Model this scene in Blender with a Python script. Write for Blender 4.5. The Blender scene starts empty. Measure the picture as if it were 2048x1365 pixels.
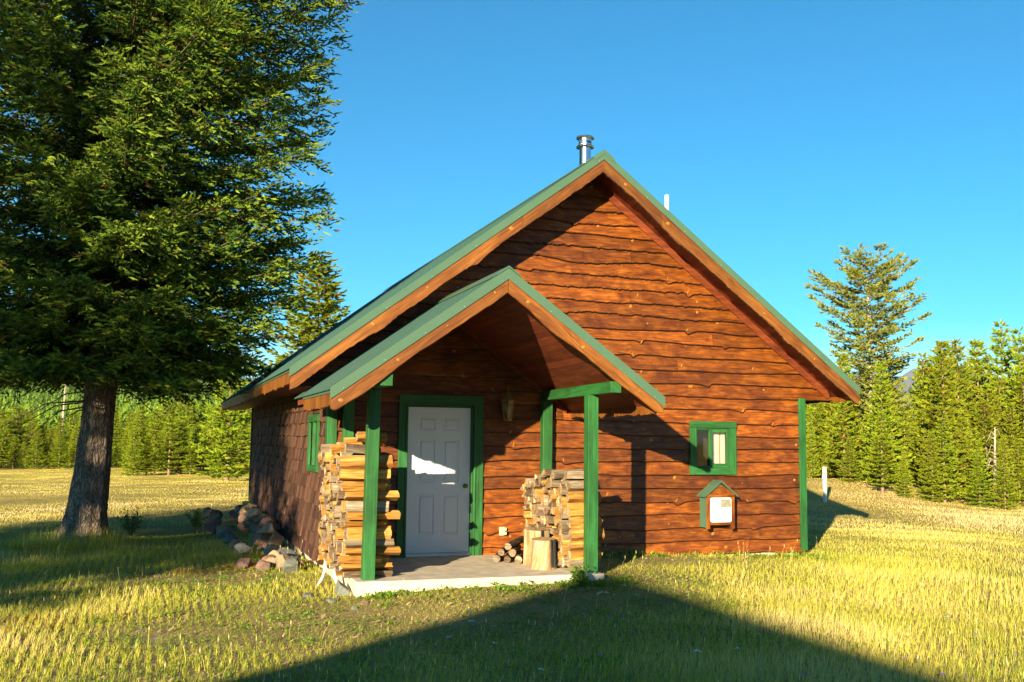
import bpy, bmesh, math, random
import numpy as np
from mathutils import Matrix, Vector
random.seed(7)
rng = np.random.default_rng(11)
sc = bpy.context.scene
col = sc.collection
R = math.radians

# ------------------------------------------------------------------ camera
CAM = dict(cx=-2.2292, cy=-13.8356, cz=1.6031, yaw=-0.3375, pitch=0.0991, roll=0.0124, f=2018.57)
def make_camera():
    y, p, r = CAM['yaw'], CAM['pitch'], CAM['roll']
    fw = Vector((-math.sin(y)*math.cos(p), math.cos(y)*math.cos(p), math.sin(p)))
    rt = Vector((math.cos(y), math.sin(y), 0))
    up = rt.cross(fw)
    r2 = rt*math.cos(r) + up*math.sin(r)
    u2 = -rt*math.sin(r) + up*math.cos(r)
    cd = bpy.data.cameras.new('camera')
    cd.sensor_width = 36; cd.lens = CAM['f']/2048*36
    cd.clip_start = .1; cd.clip_end = 20000
    c = bpy.data.objects.new('camera', cd); col.objects.link(c)
    m = Matrix(((r2.x, u2.x, -fw.x, CAM['cx']), (r2.y, u2.y, -fw.y, CAM['cy']), (r2.z, u2.z, -fw.z, CAM['cz']), (0, 0, 0, 1)))
    c.matrix_world = m
    sc.camera = c
make_camera()
CX, CY = CAM['cx'], CAM['cy']

# ------------------------------------------------------------------ sky and sun
SUN_EL, SUN_AZ = R(12.4), R(39.25)         # elevation; the light travels towards +x +y at this azimuth
SV = Vector((math.sin(SUN_AZ)*math.cos(SUN_EL), math.cos(SUN_AZ)*math.cos(SUN_EL), -math.sin(SUN_EL)))
w = bpy.data.worlds.new('World'); sc.world = w; w.use_nodes = True
nt = w.node_tree; bg = nt.nodes['Background']
sky = nt.nodes.new('ShaderNodeTexSky'); sky.sky_type = 'NISHITA'; sky.sun_disc = False
sky.sun_elevation = SUN_EL; sky.sun_rotation = SUN_AZ + math.pi
sky.altitude = 1500; sky.air_density = 1.0; sky.dust_density = 0.1; sky.ozone_density = 3.0
hs = nt.nodes.new('ShaderNodeHueSaturation'); hs.inputs['Saturation'].default_value = 1.68; hs.inputs['Hue'].default_value = .488
nt.links.new(sky.outputs[0], hs.inputs['Color']); nt.links.new(hs.outputs[0], bg.inputs['Color'])
bg.inputs['Strength'].default_value = 0.06
sl = bpy.data.lights.new('sun', 'SUN'); sl.energy = 5.0; sl.angle = R(.5); sl.color = (1.0, .83, .56)
so = bpy.data.objects.new('sun', sl); col.objects.link(so)
so.rotation_euler = SV.to_track_quat('-Z', 'Y').to_euler(); so.location = (-20, -25, 12)
sc.view_settings.view_transform = 'Standard'; sc.view_settings.look = 'None'
sc.view_settings.exposure = 1.72; sc.view_settings.gamma = 1.0
sc.cycles.max_bounces = 6; sc.cycles.diffuse_bounces = 2; sc.cycles.glossy_bounces = 3
sc.cycles.transmission_bounces = 5; sc.cycles.transparent_max_bounces = 6
sc.cycles.use_denoising = True

# ------------------------------------------------------------------ materials
def new_mat(name):
    m = bpy.data.materials.new(name); m.use_nodes = True
    n = m.node_tree.nodes; b = n['Principled BSDF']
    return m, m.node_tree, b
def N(t, kind, **kw):
    n = t.nodes.new('ShaderNode'+kind)
    for k, v in kw.items():
        if k in n.inputs.keys() if isinstance(k, str) else False: n.inputs[k].default_value = v
        else: setattr(n, k, v)
    return n
def ramp(t, fac, stops, interp='LINEAR'):
    r = t.nodes.new('ShaderNodeValToRGB'); e = r.color_ramp.elements
    r.color_ramp.interpolation = interp
    while len(e) < len(stops): e.new(.5)
    for el, (p, c) in zip(e, stops): el.position = p; el.color = (c[0], c[1], c[2], 1)
    t.links.new(fac, r.inputs[0]); return r.outputs[0]
def coord(t, src, scale=(1, 1, 1), loc=None):
    if src == 'gc':
        a = t.nodes.new('ShaderNodeAttribute'); a.attribute_name = 'gc'; o = a.outputs['Vector']
    else:
        a = t.nodes.new('ShaderNodeTexCoord'); o = a.outputs['Object']
    mp = t.nodes.new('ShaderNodeMapping'); mp.inputs['Scale'].default_value = scale
    t.links.new(o, mp.inputs['Vector'])
    return mp.outputs[0]
def noise(t, vec, scale=1, detail=5, rough=.55, dist=0):
    n = t.nodes.new('ShaderNodeTexNoise')
    n.inputs['Scale'].default_value = scale; n.inputs['Detail'].default_value = detail
    n.inputs['Roughness'].default_value = rough; n.inputs['Distortion'].default_value = dist
    t.links.new(vec, n.inputs['Vector']); return n.outputs['Fac']
def mixc(t, fac, a, b, mode='MIX'):
    m = t.nodes.new('ShaderNodeMix'); m.data_type = 'RGBA'; m.blend_type = mode; m.clamp_factor = True
    for s, v in ((0, fac), (6, a), (7, b)):
        if hasattr(v, 'is_linked'): t.links.new(v, m.inputs[s])
        elif s == 0: m.inputs[0].default_value = v
        else: m.inputs[s].default_value = (v[0], v[1], v[2], 1)
    return m.outputs[2]
def attr(t, name):
    a = t.nodes.new('ShaderNodeAttribute'); a.attribute_name = name; return a.outputs['Fac']
def mrange(t, v, a, b, c, d):
    m = t.nodes.new('ShaderNodeMapRange'); t.links.new(v, m.inputs[0])
    for i, x in enumerate((a, b, c, d)): m.inputs[i+1].default_value = x
    return m.outputs[0]
def bump(t, b, h, strength, dist=.01):
    bn = t.nodes.new('ShaderNodeBump'); bn.inputs['Strength'].default_value = strength
    bn.inputs['Distance'].default_value = dist
    t.links.new(h, bn.inputs['Height']); t.links.new(bn.outputs[0], b.inputs['Normal'])
def wood(name, dark, mid, lite, scale=(1.6, 26, 1), rough=.55, bstr=.5, tint=(.55, 1.35), stain=.5, spec=.35, src='gc'):
    m, t, b = new_mat(name)
    v = coord(t, src, scale)
    n1 = noise(t, v, 1, 7, .62, .9)
    c = ramp(t, n1, [(.28, dark), (.5, mid), (.74, lite)])
    v2 = coord(t, src, (scale[0]*.9, scale[1]*.16, 1))
    n2 = noise(t, v2, 1, 7, .62, .8)
    v3 = coord(t, src, (scale[0]*2.2, scale[1]*3.2, 1)); n3 = noise(t, v3, 1, 3, .6)
    s0 = mrange(t, n2, .3, .7, 1-stain, 1+stain*.4); s1 = mrange(t, n3, .3, .7, .78, 1.15)
    ml = t.nodes.new('ShaderNodeMath'); ml.operation = 'MULTIPLY'; t.links.new(s0, ml.inputs[0]); t.links.new(s1, ml.inputs[1]); s = ml.outputs[0]
    hue = ramp(t, n2, [(.35, (.8, .62, .5)), (.6, (1, 1, 1))])
    c = mixc(t, .8, c, hue, 'MULTIPLY')
    ti = mrange(t, attr(t, 'tint'), 0, 1, *tint)
    mu = t.nodes.new('ShaderNodeMath'); mu.operation = 'MULTIPLY'; t.links.new(s, mu.inputs[0]); t.links.new(ti, mu.inputs[1])
    cm = t.nodes.new('ShaderNodeVectorMath'); cm.operation = 'SCALE'
    t.links.new(c, cm.inputs[0]); t.links.new(mu.outputs[0], cm.inputs['Scale'])
    t.links.new(cm.outputs[0], b.inputs['Base Color'])
    b.inputs['Roughness'].default_value = rough; b.inputs['Specular IOR Level'].default_value = spec
    bump(t, b, n1, bstr, .004)
    return m
def plain(name, c, rough=.5, metal=0, spec=.5, var=.12, vs=6, bstr=.0, bscale=60, tint=None):
    m, t, b = new_mat(name)
    v = coord(t, 'obj')
    n = noise(t, v, vs, 6, .6)
    lo = tuple(x*(1-var) for x in c); hi = tuple(min(1, x*(1+var)) for x in c)
    cc = ramp(t, n, [(.3, lo), (.7, hi)])
    if tint:
        ti = mrange(t, attr(t, 'tint'), 0, 1, *tint)
        cm = t.nodes.new('ShaderNodeVectorMath'); cm.operation = 'SCALE'
        t.links.new(cc, cm.inputs[0]); t.links.new(ti, cm.inputs['Scale']); cc = cm.outputs[0]
    t.links.new(cc, b.inputs['Base Color'])
    b.inputs['Roughness'].default_value = rough; b.inputs['Metallic'].default_value = metal
    b.inputs['Specular IOR Level'].default_value = spec
    if bstr: bump(t, b, noise(t, v, bscale, 4, .6), bstr, .004)
    return m
def leafy(name, stops, trans=.3, rough=.6, spec=.2, big=None):
    m, t, b = new_mat(name)
    c = ramp(t, attr(t, 'tint'), stops)
    oi = t.nodes.new('ShaderNodeObjectInfo')
    h = t.nodes.new('ShaderNodeHueSaturation')
    t.links.new(mrange(t, oi.outputs['Random'], 0, 1, .487, .513), h.inputs['Hue'])
    t.links.new(mrange(t, oi.outputs['Random'], 0, 1, .8, 1.2), h.inputs['Value'])
    t.links.new(c, h.inputs['Color']); c = h.outputs[0]
    t.links.new(c, b.inputs['Base Color']); b.inputs['Roughness'].default_value = rough
    b.inputs['Specular IOR Level'].default_value = spec
    tr = t.nodes.new('ShaderNodeBsdfTranslucent'); t.links.new(c, tr.inputs['Color'])
    ms = t.nodes.new('ShaderNodeMixShader'); ms.inputs[0].default_value = trans
    t.links.new(b.outputs[0], ms.inputs[1]); t.links.new(tr.outputs[0], ms.inputs[2])
    t.links.new(ms.outputs[0], t.nodes['Material Output'].inputs['Surface'])
    return m

M = {}
M['siding'] = wood('stained_siding', (.070, .016, .0015), (.20, .052, .003), (.36, .118, .007), scale=(3.2, 32, 1), tint=(.62, 1.3), stain=.5)
M['edge'] = wood('bark_shadow_edge', (.02, .009, .005), (.05, .02, .01), (.09, .04, .02), scale=(20, 40, 1))
M['rake'] = wood('rake_board_wood', (.10, .032, .005), (.20, .070, .010), (.30, .125, .02), scale=(1.5, 24, 1), tint=(.7, 1.25), stain=.35)
M['soffit'] = wood('soffit_wood', (.10, .022, .008), (.19, .042, .012), (.28, .07, .016), scale=(1.5, 24, 1), tint=(.7, 1.2), stain=.3)
M['knot'] = None
m, t, b = new_mat('knot_wood')
a = t.nodes.new('ShaderNodeAttribute'); a.attribute_name = 'gc'
sx = t.nodes.new('ShaderNodeSeparateXYZ'); t.links.new(a.outputs['Vector'], sx.inputs[0])
t.links.new(ramp(t, sx.outputs[0], [(0, (.10, .03, .006)), (.35, (.30, .12, .012)), (.55, (.34, .18, .02)), (.8, (.28, .12, .014)), (1, (.12, .035, .006))]), b.inputs['Base Color'])
b.inputs['Roughness'].default_value = .5; M['knot'] = m
M['shingle'] = wood('cedar_shingle', (.045, .022, .014), (.10, .05, .032), (.17, .085, .05), scale=(2.5, 70, 1), tint=(.55, 1.5), stain=.4, rough=.8, spec=.2)
M['green'] = wood('green_paint', (.012, .080, .017), (.020, .128, .028), (.034, .17, .044), scale=(1.2, 30, 1), tint=(.85, 1.12), stain=.3, rough=.6, bstr=.35)
M['metal'] = plain('green_roof_metal', (.028, .072, .052), rough=.38, spec=.5, var=.08, vs=3, tint=(.85, 1.15))
M['flash'] = plain('green_trim_metal', (.062, .125, .074), rough=.42, spec=.5, var=.07, vs=3)
M['screw'] = plain('screw_metal', (.6, .6, .55), rough=.3, metal=.8)
M['door'] = plain('white_door_paint', (.62, .64, .66), rough=.45, var=.03, vs=2)
M['dark'] = plain('dark_metal', (.02, .02, .02), rough=.5)
M['brass'] = plain('aged_brass', (.26, .17, .06), rough=.45, metal=.5, var=.25)
M['steel'] = plain('chimney_steel', (.62, .64, .66), rough=.22, metal=1, var=.08, vs=3)
M['alu'] = plain('threshold_aluminium', (.5, .5, .5), rough=.4, metal=.7)
M['white'] = plain('white_plastic', (.82, .82, .80), rough=.4, var=.03)
M['beige'] = plain('beige_plastic', (.62, .50, .30), rough=.4, var=.05)
M['concrete'] = plain('pale_concrete', (.58, .50, .38), rough=.9, var=.22, vs=5, bstr=.5, bscale=70, spec=.2)
M['dwood'] = plain('interior_dark', (.05, .04, .03), rough=.9)
# glass: thin pane
m, t, b = new_mat('window_glass')
g = t.nodes.new('ShaderNodeBsdfGlossy'); g.inputs['Roughness'].default_value = .03; g.inputs['Color'].default_value = (.9, .9, .9, 1)
tp = t.nodes.new('ShaderNodeBsdfTransparent'); tp.inputs['Color'].default_value = (.92, .93, .92, 1)
fr = t.nodes.new('ShaderNodeFresnel'); fr.inputs['IOR'].default_value = 1.5
ms = t.nodes.new('ShaderNodeMixShader'); t.links.new(fr.outputs[0], ms.inputs[0]); t.links.new(tp.outputs[0], ms.inputs[1]); t.links.new(g.outputs[0], ms.inputs[2])
t.links.new(ms.outputs[0], t.nodes['Material Output'].inputs['Surface']); M['glass'] = m
m, t, b = new_mat('lantern_glass')
g = t.nodes.new('ShaderNodeBsdfGlossy'); g.inputs['Roughness'].default_value = .1
tp = t.nodes.new('ShaderNodeBsdfTransparent'); tp.inputs['Color'].default_value = (.75, .66, .42, 1)
ms = t.nodes.new('ShaderNodeMixShader'); ms.inputs[0].default_value = .14; t.links.new(tp.outputs[0], ms.inputs[1]); t.links.new(g.outputs[0], ms.inputs[2])
t.links.new(ms.outputs[0], t.nodes['Material Output'].inputs['Surface']); M['lglass'] = m
M['curtain'] = plain('white_curtain', (.78, .74, .66), rough=.9, var=.05)
M['curtain2'] = plain('ochre_curtain', (.65, .40, .08), rough=.9, var=.05)
M['screen'] = plain('insect_screen', (.03, .03, .03), rough=.8)
M['log'] = wood('split_wood', (.26, .11, .022), (.50, .25, .05), (.68, .46, .16), scale=(3, 40, 1), tint=(.7, 1.25), stain=.45, rough=.75, bstr=.8, spec=.2)
M['loggrey'] = wood('weathered_wood', (.10, .08, .055), (.25, .20, .135), (.44, .37, .27), scale=(3, 45, 1), tint=(.7, 1.3), stain=.4, rough=.85, bstr=.9, spec=.1)
M['bark'] = wood('log_bark', (.06, .045, .03), (.16, .12, .085), (.30, .24, .17), scale=(5, 22, 1), rough=.9, bstr=1, spec=.1)
M['endg'] = wood('log_end_grain', (.20, .14, .07), (.46, .33, .17), (.68, .56, .36), scale=(14, 22, 9), tint=(.6, 1.2), stain=.5, rough=.9, bstr=.7, spec=.1)
M['stump'] = wood('pale_stump_wood', (.22, .13, .06), (.50, .36, .19), (.72, .60, .40), scale=(1.5, 22, 1), tint=(.7, 1.2), stain=.55, rough=.8, bstr=.8, spec=.15)
M['twig'] = plain('twig_bark', (.14, .10, .065), rough=.9, var=.4, vs=10)
M['ptrunk'] = plain('pine_trunk_bark', (.24, .16, .10), rough=.9, var=.35, vs=5)
M['snag'] = plain('dead_grey_wood', (.36, .30, .24), rough=.9, var=.25, vs=4)
# bark of the big tree
m, t, b = new_mat('tree_bark')
v = coord(t, 'obj', (1, 1, .28)); vo = t.nodes.new('ShaderNodeTexVoronoi'); vo.inputs['Scale'].default_value = 22; vo.feature = 'DISTANCE_TO_EDGE'
nn = noise(t, v, 7, 5, .6)
ad = t.nodes.new('ShaderNodeVectorMath'); ad.operation = 'ADD'
vv = t.nodes.new('ShaderNodeVectorMath'); vv.operation = 'SCALE'; vv.inputs['Scale'].default_value = .22
nc = t.nodes.new('ShaderNodeTexNoise'); nc.inputs['Scale'].default_value = 9; t.links.new(v, nc.inputs['Vector'])
t.links.new(nc.outputs['Color'], vv.inputs[0]); t.links.new(v, ad.inputs[0]); t.links.new(vv.outputs[0], ad.inputs[1]); t.links.new(ad.outputs[0], vo.inputs['Vector'])
c1 = ramp(t, vo.outputs['Distance'], [(0, (.07, .055, .04)), (.12, (.26, .21, .165)), (.5, (.46, .38, .29))])
c1 = mixc(t, .7, c1, ramp(t, nn, [(.3, (.55, .5, .45)), (.7, (1.25, 1.2, 1.1))]), 'MULTIPLY')
t.links.new(c1, b.inputs['Base Color']); b.inputs['Roughness'].default_value = .95; b.inputs['Specular IOR Level'].default_value = .1
bump(t, b, vo.outputs['Distance'], 1.0, .05); M['bark2'] = m
M['spruce'] = leafy('spruce_needles', [(0, (.13, .065, .018)), (.09, (.10, .06, .016)), (.13, (.014, .042, .012)), (.5, (.038, .092, .014)), (1, (.27, .34, .028))], trans=.07)
M['pine'] = leafy('pine_needles', [(0, (.30, .12, .02)), (.05, (.22, .12, .02)), (.09, (.06, .10, .008)), (.5, (.19, .26, .012)), (1, (.38, .43, .02))], trans=.28)
M['openfir'] = leafy('fir_needles', [(0, (.22, .12, .03)), (.08, (.10, .10, .02)), (.15, (.07, .10, .02)), (.5, (.21, .24, .035)), (1, (.36, .38, .06))], trans=.22)
M['farfir'] = leafy('far_forest_needles', [(0, (.04, .075, .014)), (.5, (.10, .17, .018)), (1, (.22, .30, .02))], trans=.2)
M['grass'] = leafy('meadow_grass', [(0, (.05, .115, .012)), (.3, (.18, .27, .018)), (.6, (.52, .51, .05)), (.85, (.70, .60, .13)), (1, (.78, .63, .28))], trans=.3)
M['weed'] = leafy('weed_leaves', [(0, (.07, .15, .02)), (.7, (.20, .32, .03)), (.8, (.35, .12, .03)), (1, (.5, .16, .03))], trans=.3)
# rocks
m, t, b = new_mat('river_rock')
oi = t.nodes.new('ShaderNodeObjectInfo')
rc = ramp(t, oi.outputs['Random'], [(0, (.26, .15, .10)), (.2, (.15, .17, .15)), (.4, (.25, .19, .12)), (.55, (.19, .115, .095)), (.7, (.11, .125, .13)), (.85, (.32, .24, .15)), (1, (.18, .20, .17))], 'CONSTANT')
nv = noise(t, coord(t, 'obj', (1, 1, 2.2)), 5, 8, .65, .5)
t.links.new(mixc(t, .9, rc, ramp(t, nv, [(.3, (.6, .58, .55)), (.7, (1.3, 1.28, 1.2))]), 'MULTIPLY'), b.inputs['Base Color'])
b.inputs['Roughness'].default_value = .85; bump(t, b, nv, .5, .02); M['rock'] = m
M['bone'] = plain('white_bone', (.72, .68, .60), rough=.6, var=.15, vs=8)
# ground
m, t, b = new_mat('meadow_soil')
v = coord(t, 'obj')
nL = noise(t, v, .12, 4, .5); nM = noise(t, v, 1.1, 6, .6); nS = noise(t, v, 38, 5, .7)
c = ramp(t, nM, [(.3, (.13, .12, .025)), (.5, (.30, .25, .06)), (.72, (.46, .34, .12))])
soil = ramp(t, nS, [(.3, (.09, .055, .03)), (.5, (.32, .21, .12)), (.68, (.58, .43, .28))])
# far away the sheet stands for closed turf, near the camera for soil and litter between the blades
geo = t.nodes.new('ShaderNodeNewGeometry'); ln = t.nodes.new('ShaderNodeVectorMath'); ln.operation = 'LENGTH'; t.links.new(geo.outputs['Position'], ln.inputs[0])
fd = mrange(t, ln.outputs['Value'], 16, 42, 0, 1)
gold = ramp(t, nL, [(.3, (.40, .37, .05)), (.5, (.62, .46, .09)), (.7, (.74, .50, .13))])
c = mixc(t, .5, soil, c); c = mixc(t, fd, c, gold)
t.links.new(c, b.inputs['Base Color']); b.inputs['Roughness'].default_value = 1; b.inputs['Specular IOR Level'].default_value = .05
bump(t, b, nS, .8, .04); M['ground'] = m
M['hill'] = plain('forest_floor', (.05, .075, .02), rough=1, var=.3, vs=.02, spec=.05)
M['mount'] = plain('bare_mountain_rock', (.17, .19, .23), rough=1, var=.35, vs=.002, spec=.05)

# ------------------------------------------------------------------ helpers
def tag(o, label=None, cat=None, group=None, kind=None):
    if label: o['label'] = label
    if cat: o['category'] = cat
    if group: o['group'] = group
    if kind: o['kind'] = kind
    return o
def empty(name, loc=(0, 0, 0), rz=0, **kw):
    o = bpy.data.objects.new(name, None); col.objects.link(o); o.location = loc; o.rotation_euler = (0, 0, rz)
    o.empty_display_size = .2
    return tag(o, **kw)
class MB:
    def __init__(s): s.v = []; s.f = []; s.m = []; s.g = []; s.t = []
    def add(s, vs, fs, mi=0, gc=None, tint=.5):
        o = len(s.v); s.v += [tuple(map(float, p)) for p in vs]
        s.f += [tuple(i+o for i in f) for f in fs]; s.m += [mi]*len(fs)
        s.g += [tuple(map(float, p)) for p in (gc if gc is not None else vs)]
        s.t += [tint]*len(vs) if not hasattr(tint, '__len__') else list(tint)
    def box(s, x0, x1, y0, y1, z0, z1, ax=0, mi=0, tint=None):
        r = random.random()*50
        vs = [(x, y, z) for z in (z0, z1) for y in (y0, y1) for x in (x0, x1)]
        fs = [(0, 2, 3, 1), (4, 5, 7, 6), (0, 1, 5, 4), (2, 6, 7, 3), (1, 3, 7, 5), (0, 4, 6, 2)]
        gc = [(p[ax], sum(p)-p[ax]*1.0, r) for p in vs]
        s.add(vs, fs, mi, gc, random.random() if tint is None else tint)
    def obox(s, p0, p1, w, h, mi=0, tint=None, up=(0, 0, 1)):
        p0 = np.array(p0, float); p1 = np.array(p1, float); d = p1-p0; L = np.linalg.norm(d); d /= L
        a = np.cross(d, up); a /= np.linalg.norm(a); b = np.cross(a, d); r = random.random()*50
        vs = []; gc = []
        for k, p in ((0, p0), (L, p1)):
            for i, j in ((-1, -1), (1, -1), (1, 1), (-1, 1)):
                vs.append(p+a*w/2*i+b*h/2*j); gc.append((k, (i+j*.7)*w*.5, r))
        s.add(vs, [(0, 1, 2, 3), (7, 6, 5, 4), (0, 4, 5, 1), (1, 5, 6, 2), (2, 6, 7, 3), (3, 7, 4, 0)], mi, gc, random.random() if tint is None else tint)
    def tube(s, pts, rad, n=8, mi=0, tint=None, caps=True):
        pts = np.array(pts, float); rad = [rad]*len(pts) if not hasattr(rad, '__len__') else rad
        vs = []; gc = []; acc = 0; r = random.random()*50
        for i, p in enumerate(pts):
            d = pts[min(i+1, len(pts)-1)]-pts[max(i-1, 0)]; d /= np.linalg.norm(d)+1e-9
            ref = np.array((0, 0, 1.)) if abs(d[2]) < .9 else np.array((1., 0, 0))
            a = np.cross(d, ref); a /= np.linalg.norm(a); b = np.cross(d, a)
            if i: acc += np.linalg.norm(p-pts[i-1])
            for k in range(n):
                th = 2*math.pi*k/n
                vs.append(p+(a*math.cos(th)+b*math.sin(th))*rad[i]); gc.append((acc, th*.1, r))
        fs = [(i*n+k, i*n+(k+1) % n, (i+1)*n+(k+1) % n, (i+1)*n+k) for i in range(len(pts)-1) for k in range(n)]
        if caps: fs += [tuple(range(n))[::-1], tuple((len(pts)-1)*n+k for k in range(n))]
        s.add(vs, fs, mi, gc, random.random() if tint is None else tint)
    def lathe(s, c, prof, n=20, mi=0):
        vs = [(c[0]+r*math.cos(2*math.pi*k/n), c[1]+r*math.sin(2*math.pi*k/n), c[2]+z) for r, z in prof for k in range(n)]
        fs = [(i*n+k, i*n+(k+1) % n, (i+1)*n+(k+1) % n, (i+1)*n+k) for i in range(len(prof)-1) for k in range(n)]
        s.add(vs, fs, mi)
    def build(s, name, mats, parent=None, smooth=False, bevel=0, **kw):
        me = bpy.data.meshes.new(name); me.from_pydata(s.v, [], s.f)
        for x in (mats if isinstance(mats, (list, tuple)) else [mats]): me.materials.append(x)
        me.polygons.foreach_set('material_index', s.m)
        a = me.attributes.new('gc', 'FLOAT_VECTOR', 'POINT'); a.data.foreach_set('vector', np.array(s.g, 'f').ravel())
        a = me.attributes.new('tint', 'FLOAT', 'POINT'); a.data.foreach_set('value', np.array(s.t, 'f'))
        if smooth: me.polygons.foreach_set('use_smooth', [True]*len(s.f))
        me.update()
        return link(name, me, parent, bevel, **kw)
def link(name, me, parent=None, bevel=0, **kw):
    o = bpy.data.objects.new(name, me); col.objects.link(o); o.parent = parent
    if bevel:
        bm_ = o.modifiers.new('bevel', 'BEVEL'); bm_.width = bevel; bm_.segments = 2; bm_.limit_method = 'ANGLE'
    return tag(o, **kw)
def tri_mesh(name, V, k, mats, tint, midx=None):
    """V: (n*k,3) verts of n polygons with k corners each, unshared."""
    n = len(V)//k; me = bpy.data.meshes.new(name)
    me.vertices.add(n*k); me.vertices.foreach_set('co', V.astype('f').ravel())
    me.loops.add(n*k); me.loops.foreach_set('vertex_index', np.arange(n*k, dtype='i'))
    me.polygons.add(n); me.polygons.foreach_set('loop_start', np.arange(0, n*k, k, dtype='i'))
    for x in mats: me.materials.append(x)
    if midx is not None: me.polygons.foreach_set('material_index', midx.astype('i'))
    a = me.attributes.new('tint', 'FLOAT', 'POINT'); a.data.foreach_set('value', np.repeat(tint, k).astype('f'))
    me.update(calc_edges=True)
    return me
def wave(L, seed, amp=.012, freq=2.2):
    """1-D smooth random profile over length L"""
    r = np.random.default_rng(seed); ks = []
    for f, a in ((freq, 1), (freq*2.7, .45), (freq*8, .16)):
        n = int(L*f)+4; ks.append((np.linspace(0, L, n), r.normal(0, 1, n)*a*amp))
    def fn(u):
        out = np.zeros_like(u, dtype=float)
        for xs, ys in ks:
            i = np.clip(np.searchsorted(xs, u)-1, 0, len(xs)-2); t = (u-xs[i])/(xs[i+1]-xs[i]); t = np.clip(t, 0, 1); t = t*t*(3-2*t)
            out += ys[i]*(1-t)+ys[i+1]*t
        return out
    return fn

def ground_z(x, y):
    x = np.asarray(x, float); y = np.asarray(y, float)
    z = -.30+.25*np.exp(-((x-3.4)**2/(2*3.2**2)+(y+1)**2/(2*3**2)))+.06*np.exp(-((x-9)**2+(y-1)**2)/(2*3.**2))
    z += .75*np.exp(-(((x-19)/6.0)**2+((y-17)/4.5)**2))
    z += .10*np.exp(-((x+3.35)**2+(y-5.68)**2)/(2*.9**2))
    z += (.05*np.sin(x*.55+1.3)*np.sin(y*.48))*np.clip((np.hypot(x-3,y)-5)/5,0,1)+.015*np.sin(x*1.9)*np.sin(y*2.3+1)
    s = 1/(1+np.exp((np.maximum(np.abs(x-3.8)-4.2, np.abs(y-5)-6)-1)*2))
    return z

# ------------------------------------------------------------------ ground, hill, mountain
def grid_mesh(name, xs, ys, zf, mat, **kw):
    X, Y = np.meshgrid(xs, ys); Z = zf(X, Y); nx, ny = len(xs), len(ys)
    V = np.stack([X, Y, Z], -1).reshape(-1, 3)
    i = np.arange(nx-1)[None, :]+nx*np.arange(ny-1)[:, None]
    F = np.stack([i, i+1, i+nx+1, i+nx], -1).reshape(-1, 4)
    me = bpy.data.meshes.new(name); me.from_pydata(V.tolist(), [], F.tolist()); me.materials.append(mat)
    me.polygons.foreach_set('use_smooth', [True]*len(F)); me.update()
    return link(name, me, **kw)
def axis(c, near, far):
    a = np.arange(0, near, .3); b = near*np.exp(np.linspace(0, math.log(far/near), 60))
    p = np.concatenate([a, b]); return np.concatenate([c-p[::-1], c+p[1:]])
grid_mesh('ground', axis(3, 24, 9000), axis(3, 24, 9000), ground_z, M['ground'], kind='structure')

def hill_angle(az):   # elevation tangent of the hill's crest seen from the meadow
    return np.interp(az, [-1.6, -.6, -.3, -.132, -.05, .04, .12, .25, .5, 1.6], [.03, .085, .088, .078, .068, .058, .045, .03, .012, .005])
def hill_z(r, az):
    t = np.clip((r-95)/650, 0, 1); s = t*t*(3-2*t)
    bumps = 1+.10*np.sin(az*23+r*.004)*t+.06*np.sin(az*51+r*.011)*t
    return -1.0+r*hill_angle(az)*s*bumps
def polar(name, r, az, zf, mat, **kw):
    Rr, A = np.meshgrid(r, az); Z = zf(Rr, A)
    V = np.stack([-2+Rr*np.sin(A), -14+Rr*np.cos(A), Z], -1).reshape(-1, 3); nx, ny = len(r), len(az)
    i = np.arange(nx-1)[None, :]+nx*np.arange(ny-1)[:, None]
    F = np.stack([i, i+nx, i+nx+1, i+1], -1).reshape(-1, 4)
    me = bpy.data.meshes.new(name); me.from_pydata(V.tolist(), [], F.tolist()); me.materials.append(mat)
    me.polygons.foreach_set('use_smooth', [True]*len(F)); me.update()
    return link(name, me, **kw)
polar('hill', np.concatenate([np.linspace(90, 800, 50), [900, 1200]]), np.linspace(-1.5, 1.5, 150),
      lambda r, a: np.where(r > 800, hill_z(np.full_like(r, 800.), a)*np.interp(r, [800, 1200], [1, .2]), hill_z(r, a)), M['hill'], kind='structure')
mr = np.random.default_rng(5); mk = np.linspace(-1.6, 1.7, 60); mh = mr.uniform(.7, 1.0, 60)
def mount_z(r, a):
    base = np.interp(a, [-1.6, -.2, -.02, .03, .09, .2, .5, .62, .75, .9, 1.7], [.07, .07, .072, .088, .060, .045, .06, .074, .074, .066, .06])
    crest = base*(np.interp(a, mk, mh)*.25+.75)
    t = 1-np.abs(r-6500)/2200
    return 6500*crest*np.clip(t, 0, 1)*(1+.08*np.sin(a*140+r*.004))-20
polar('mountain', np.linspace(4300, 8000, 26), np.linspace(-1.6, 1.7, 330), mount_z, M['mount'], kind='structure')

# ------------------------------------------------------------------ cabin geometry constants
W, LEN = 7.6, 11.35
RX, RH, RM, YF, YB, EX = 3.8, 5.85, .752, -.63, 13.78, .64     # ridge x, top height, pitch, rake plane, back, overhang
def roof_z(x): return RH-RM*np.abs(np.asarray(x, float)-RX)
PX, PH, PM, PYF, PEX = 1.555, 3.60, .714, -2.906, 2.01
def porch_z(x): return PH-PM*np.abs(np.asarray(x, float)-PX)
cabin = empty('log_cabin', (0, 0, 0), label='brown live edge board cabin with steep green metal roof and gabled porch', cat='cabin')

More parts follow.
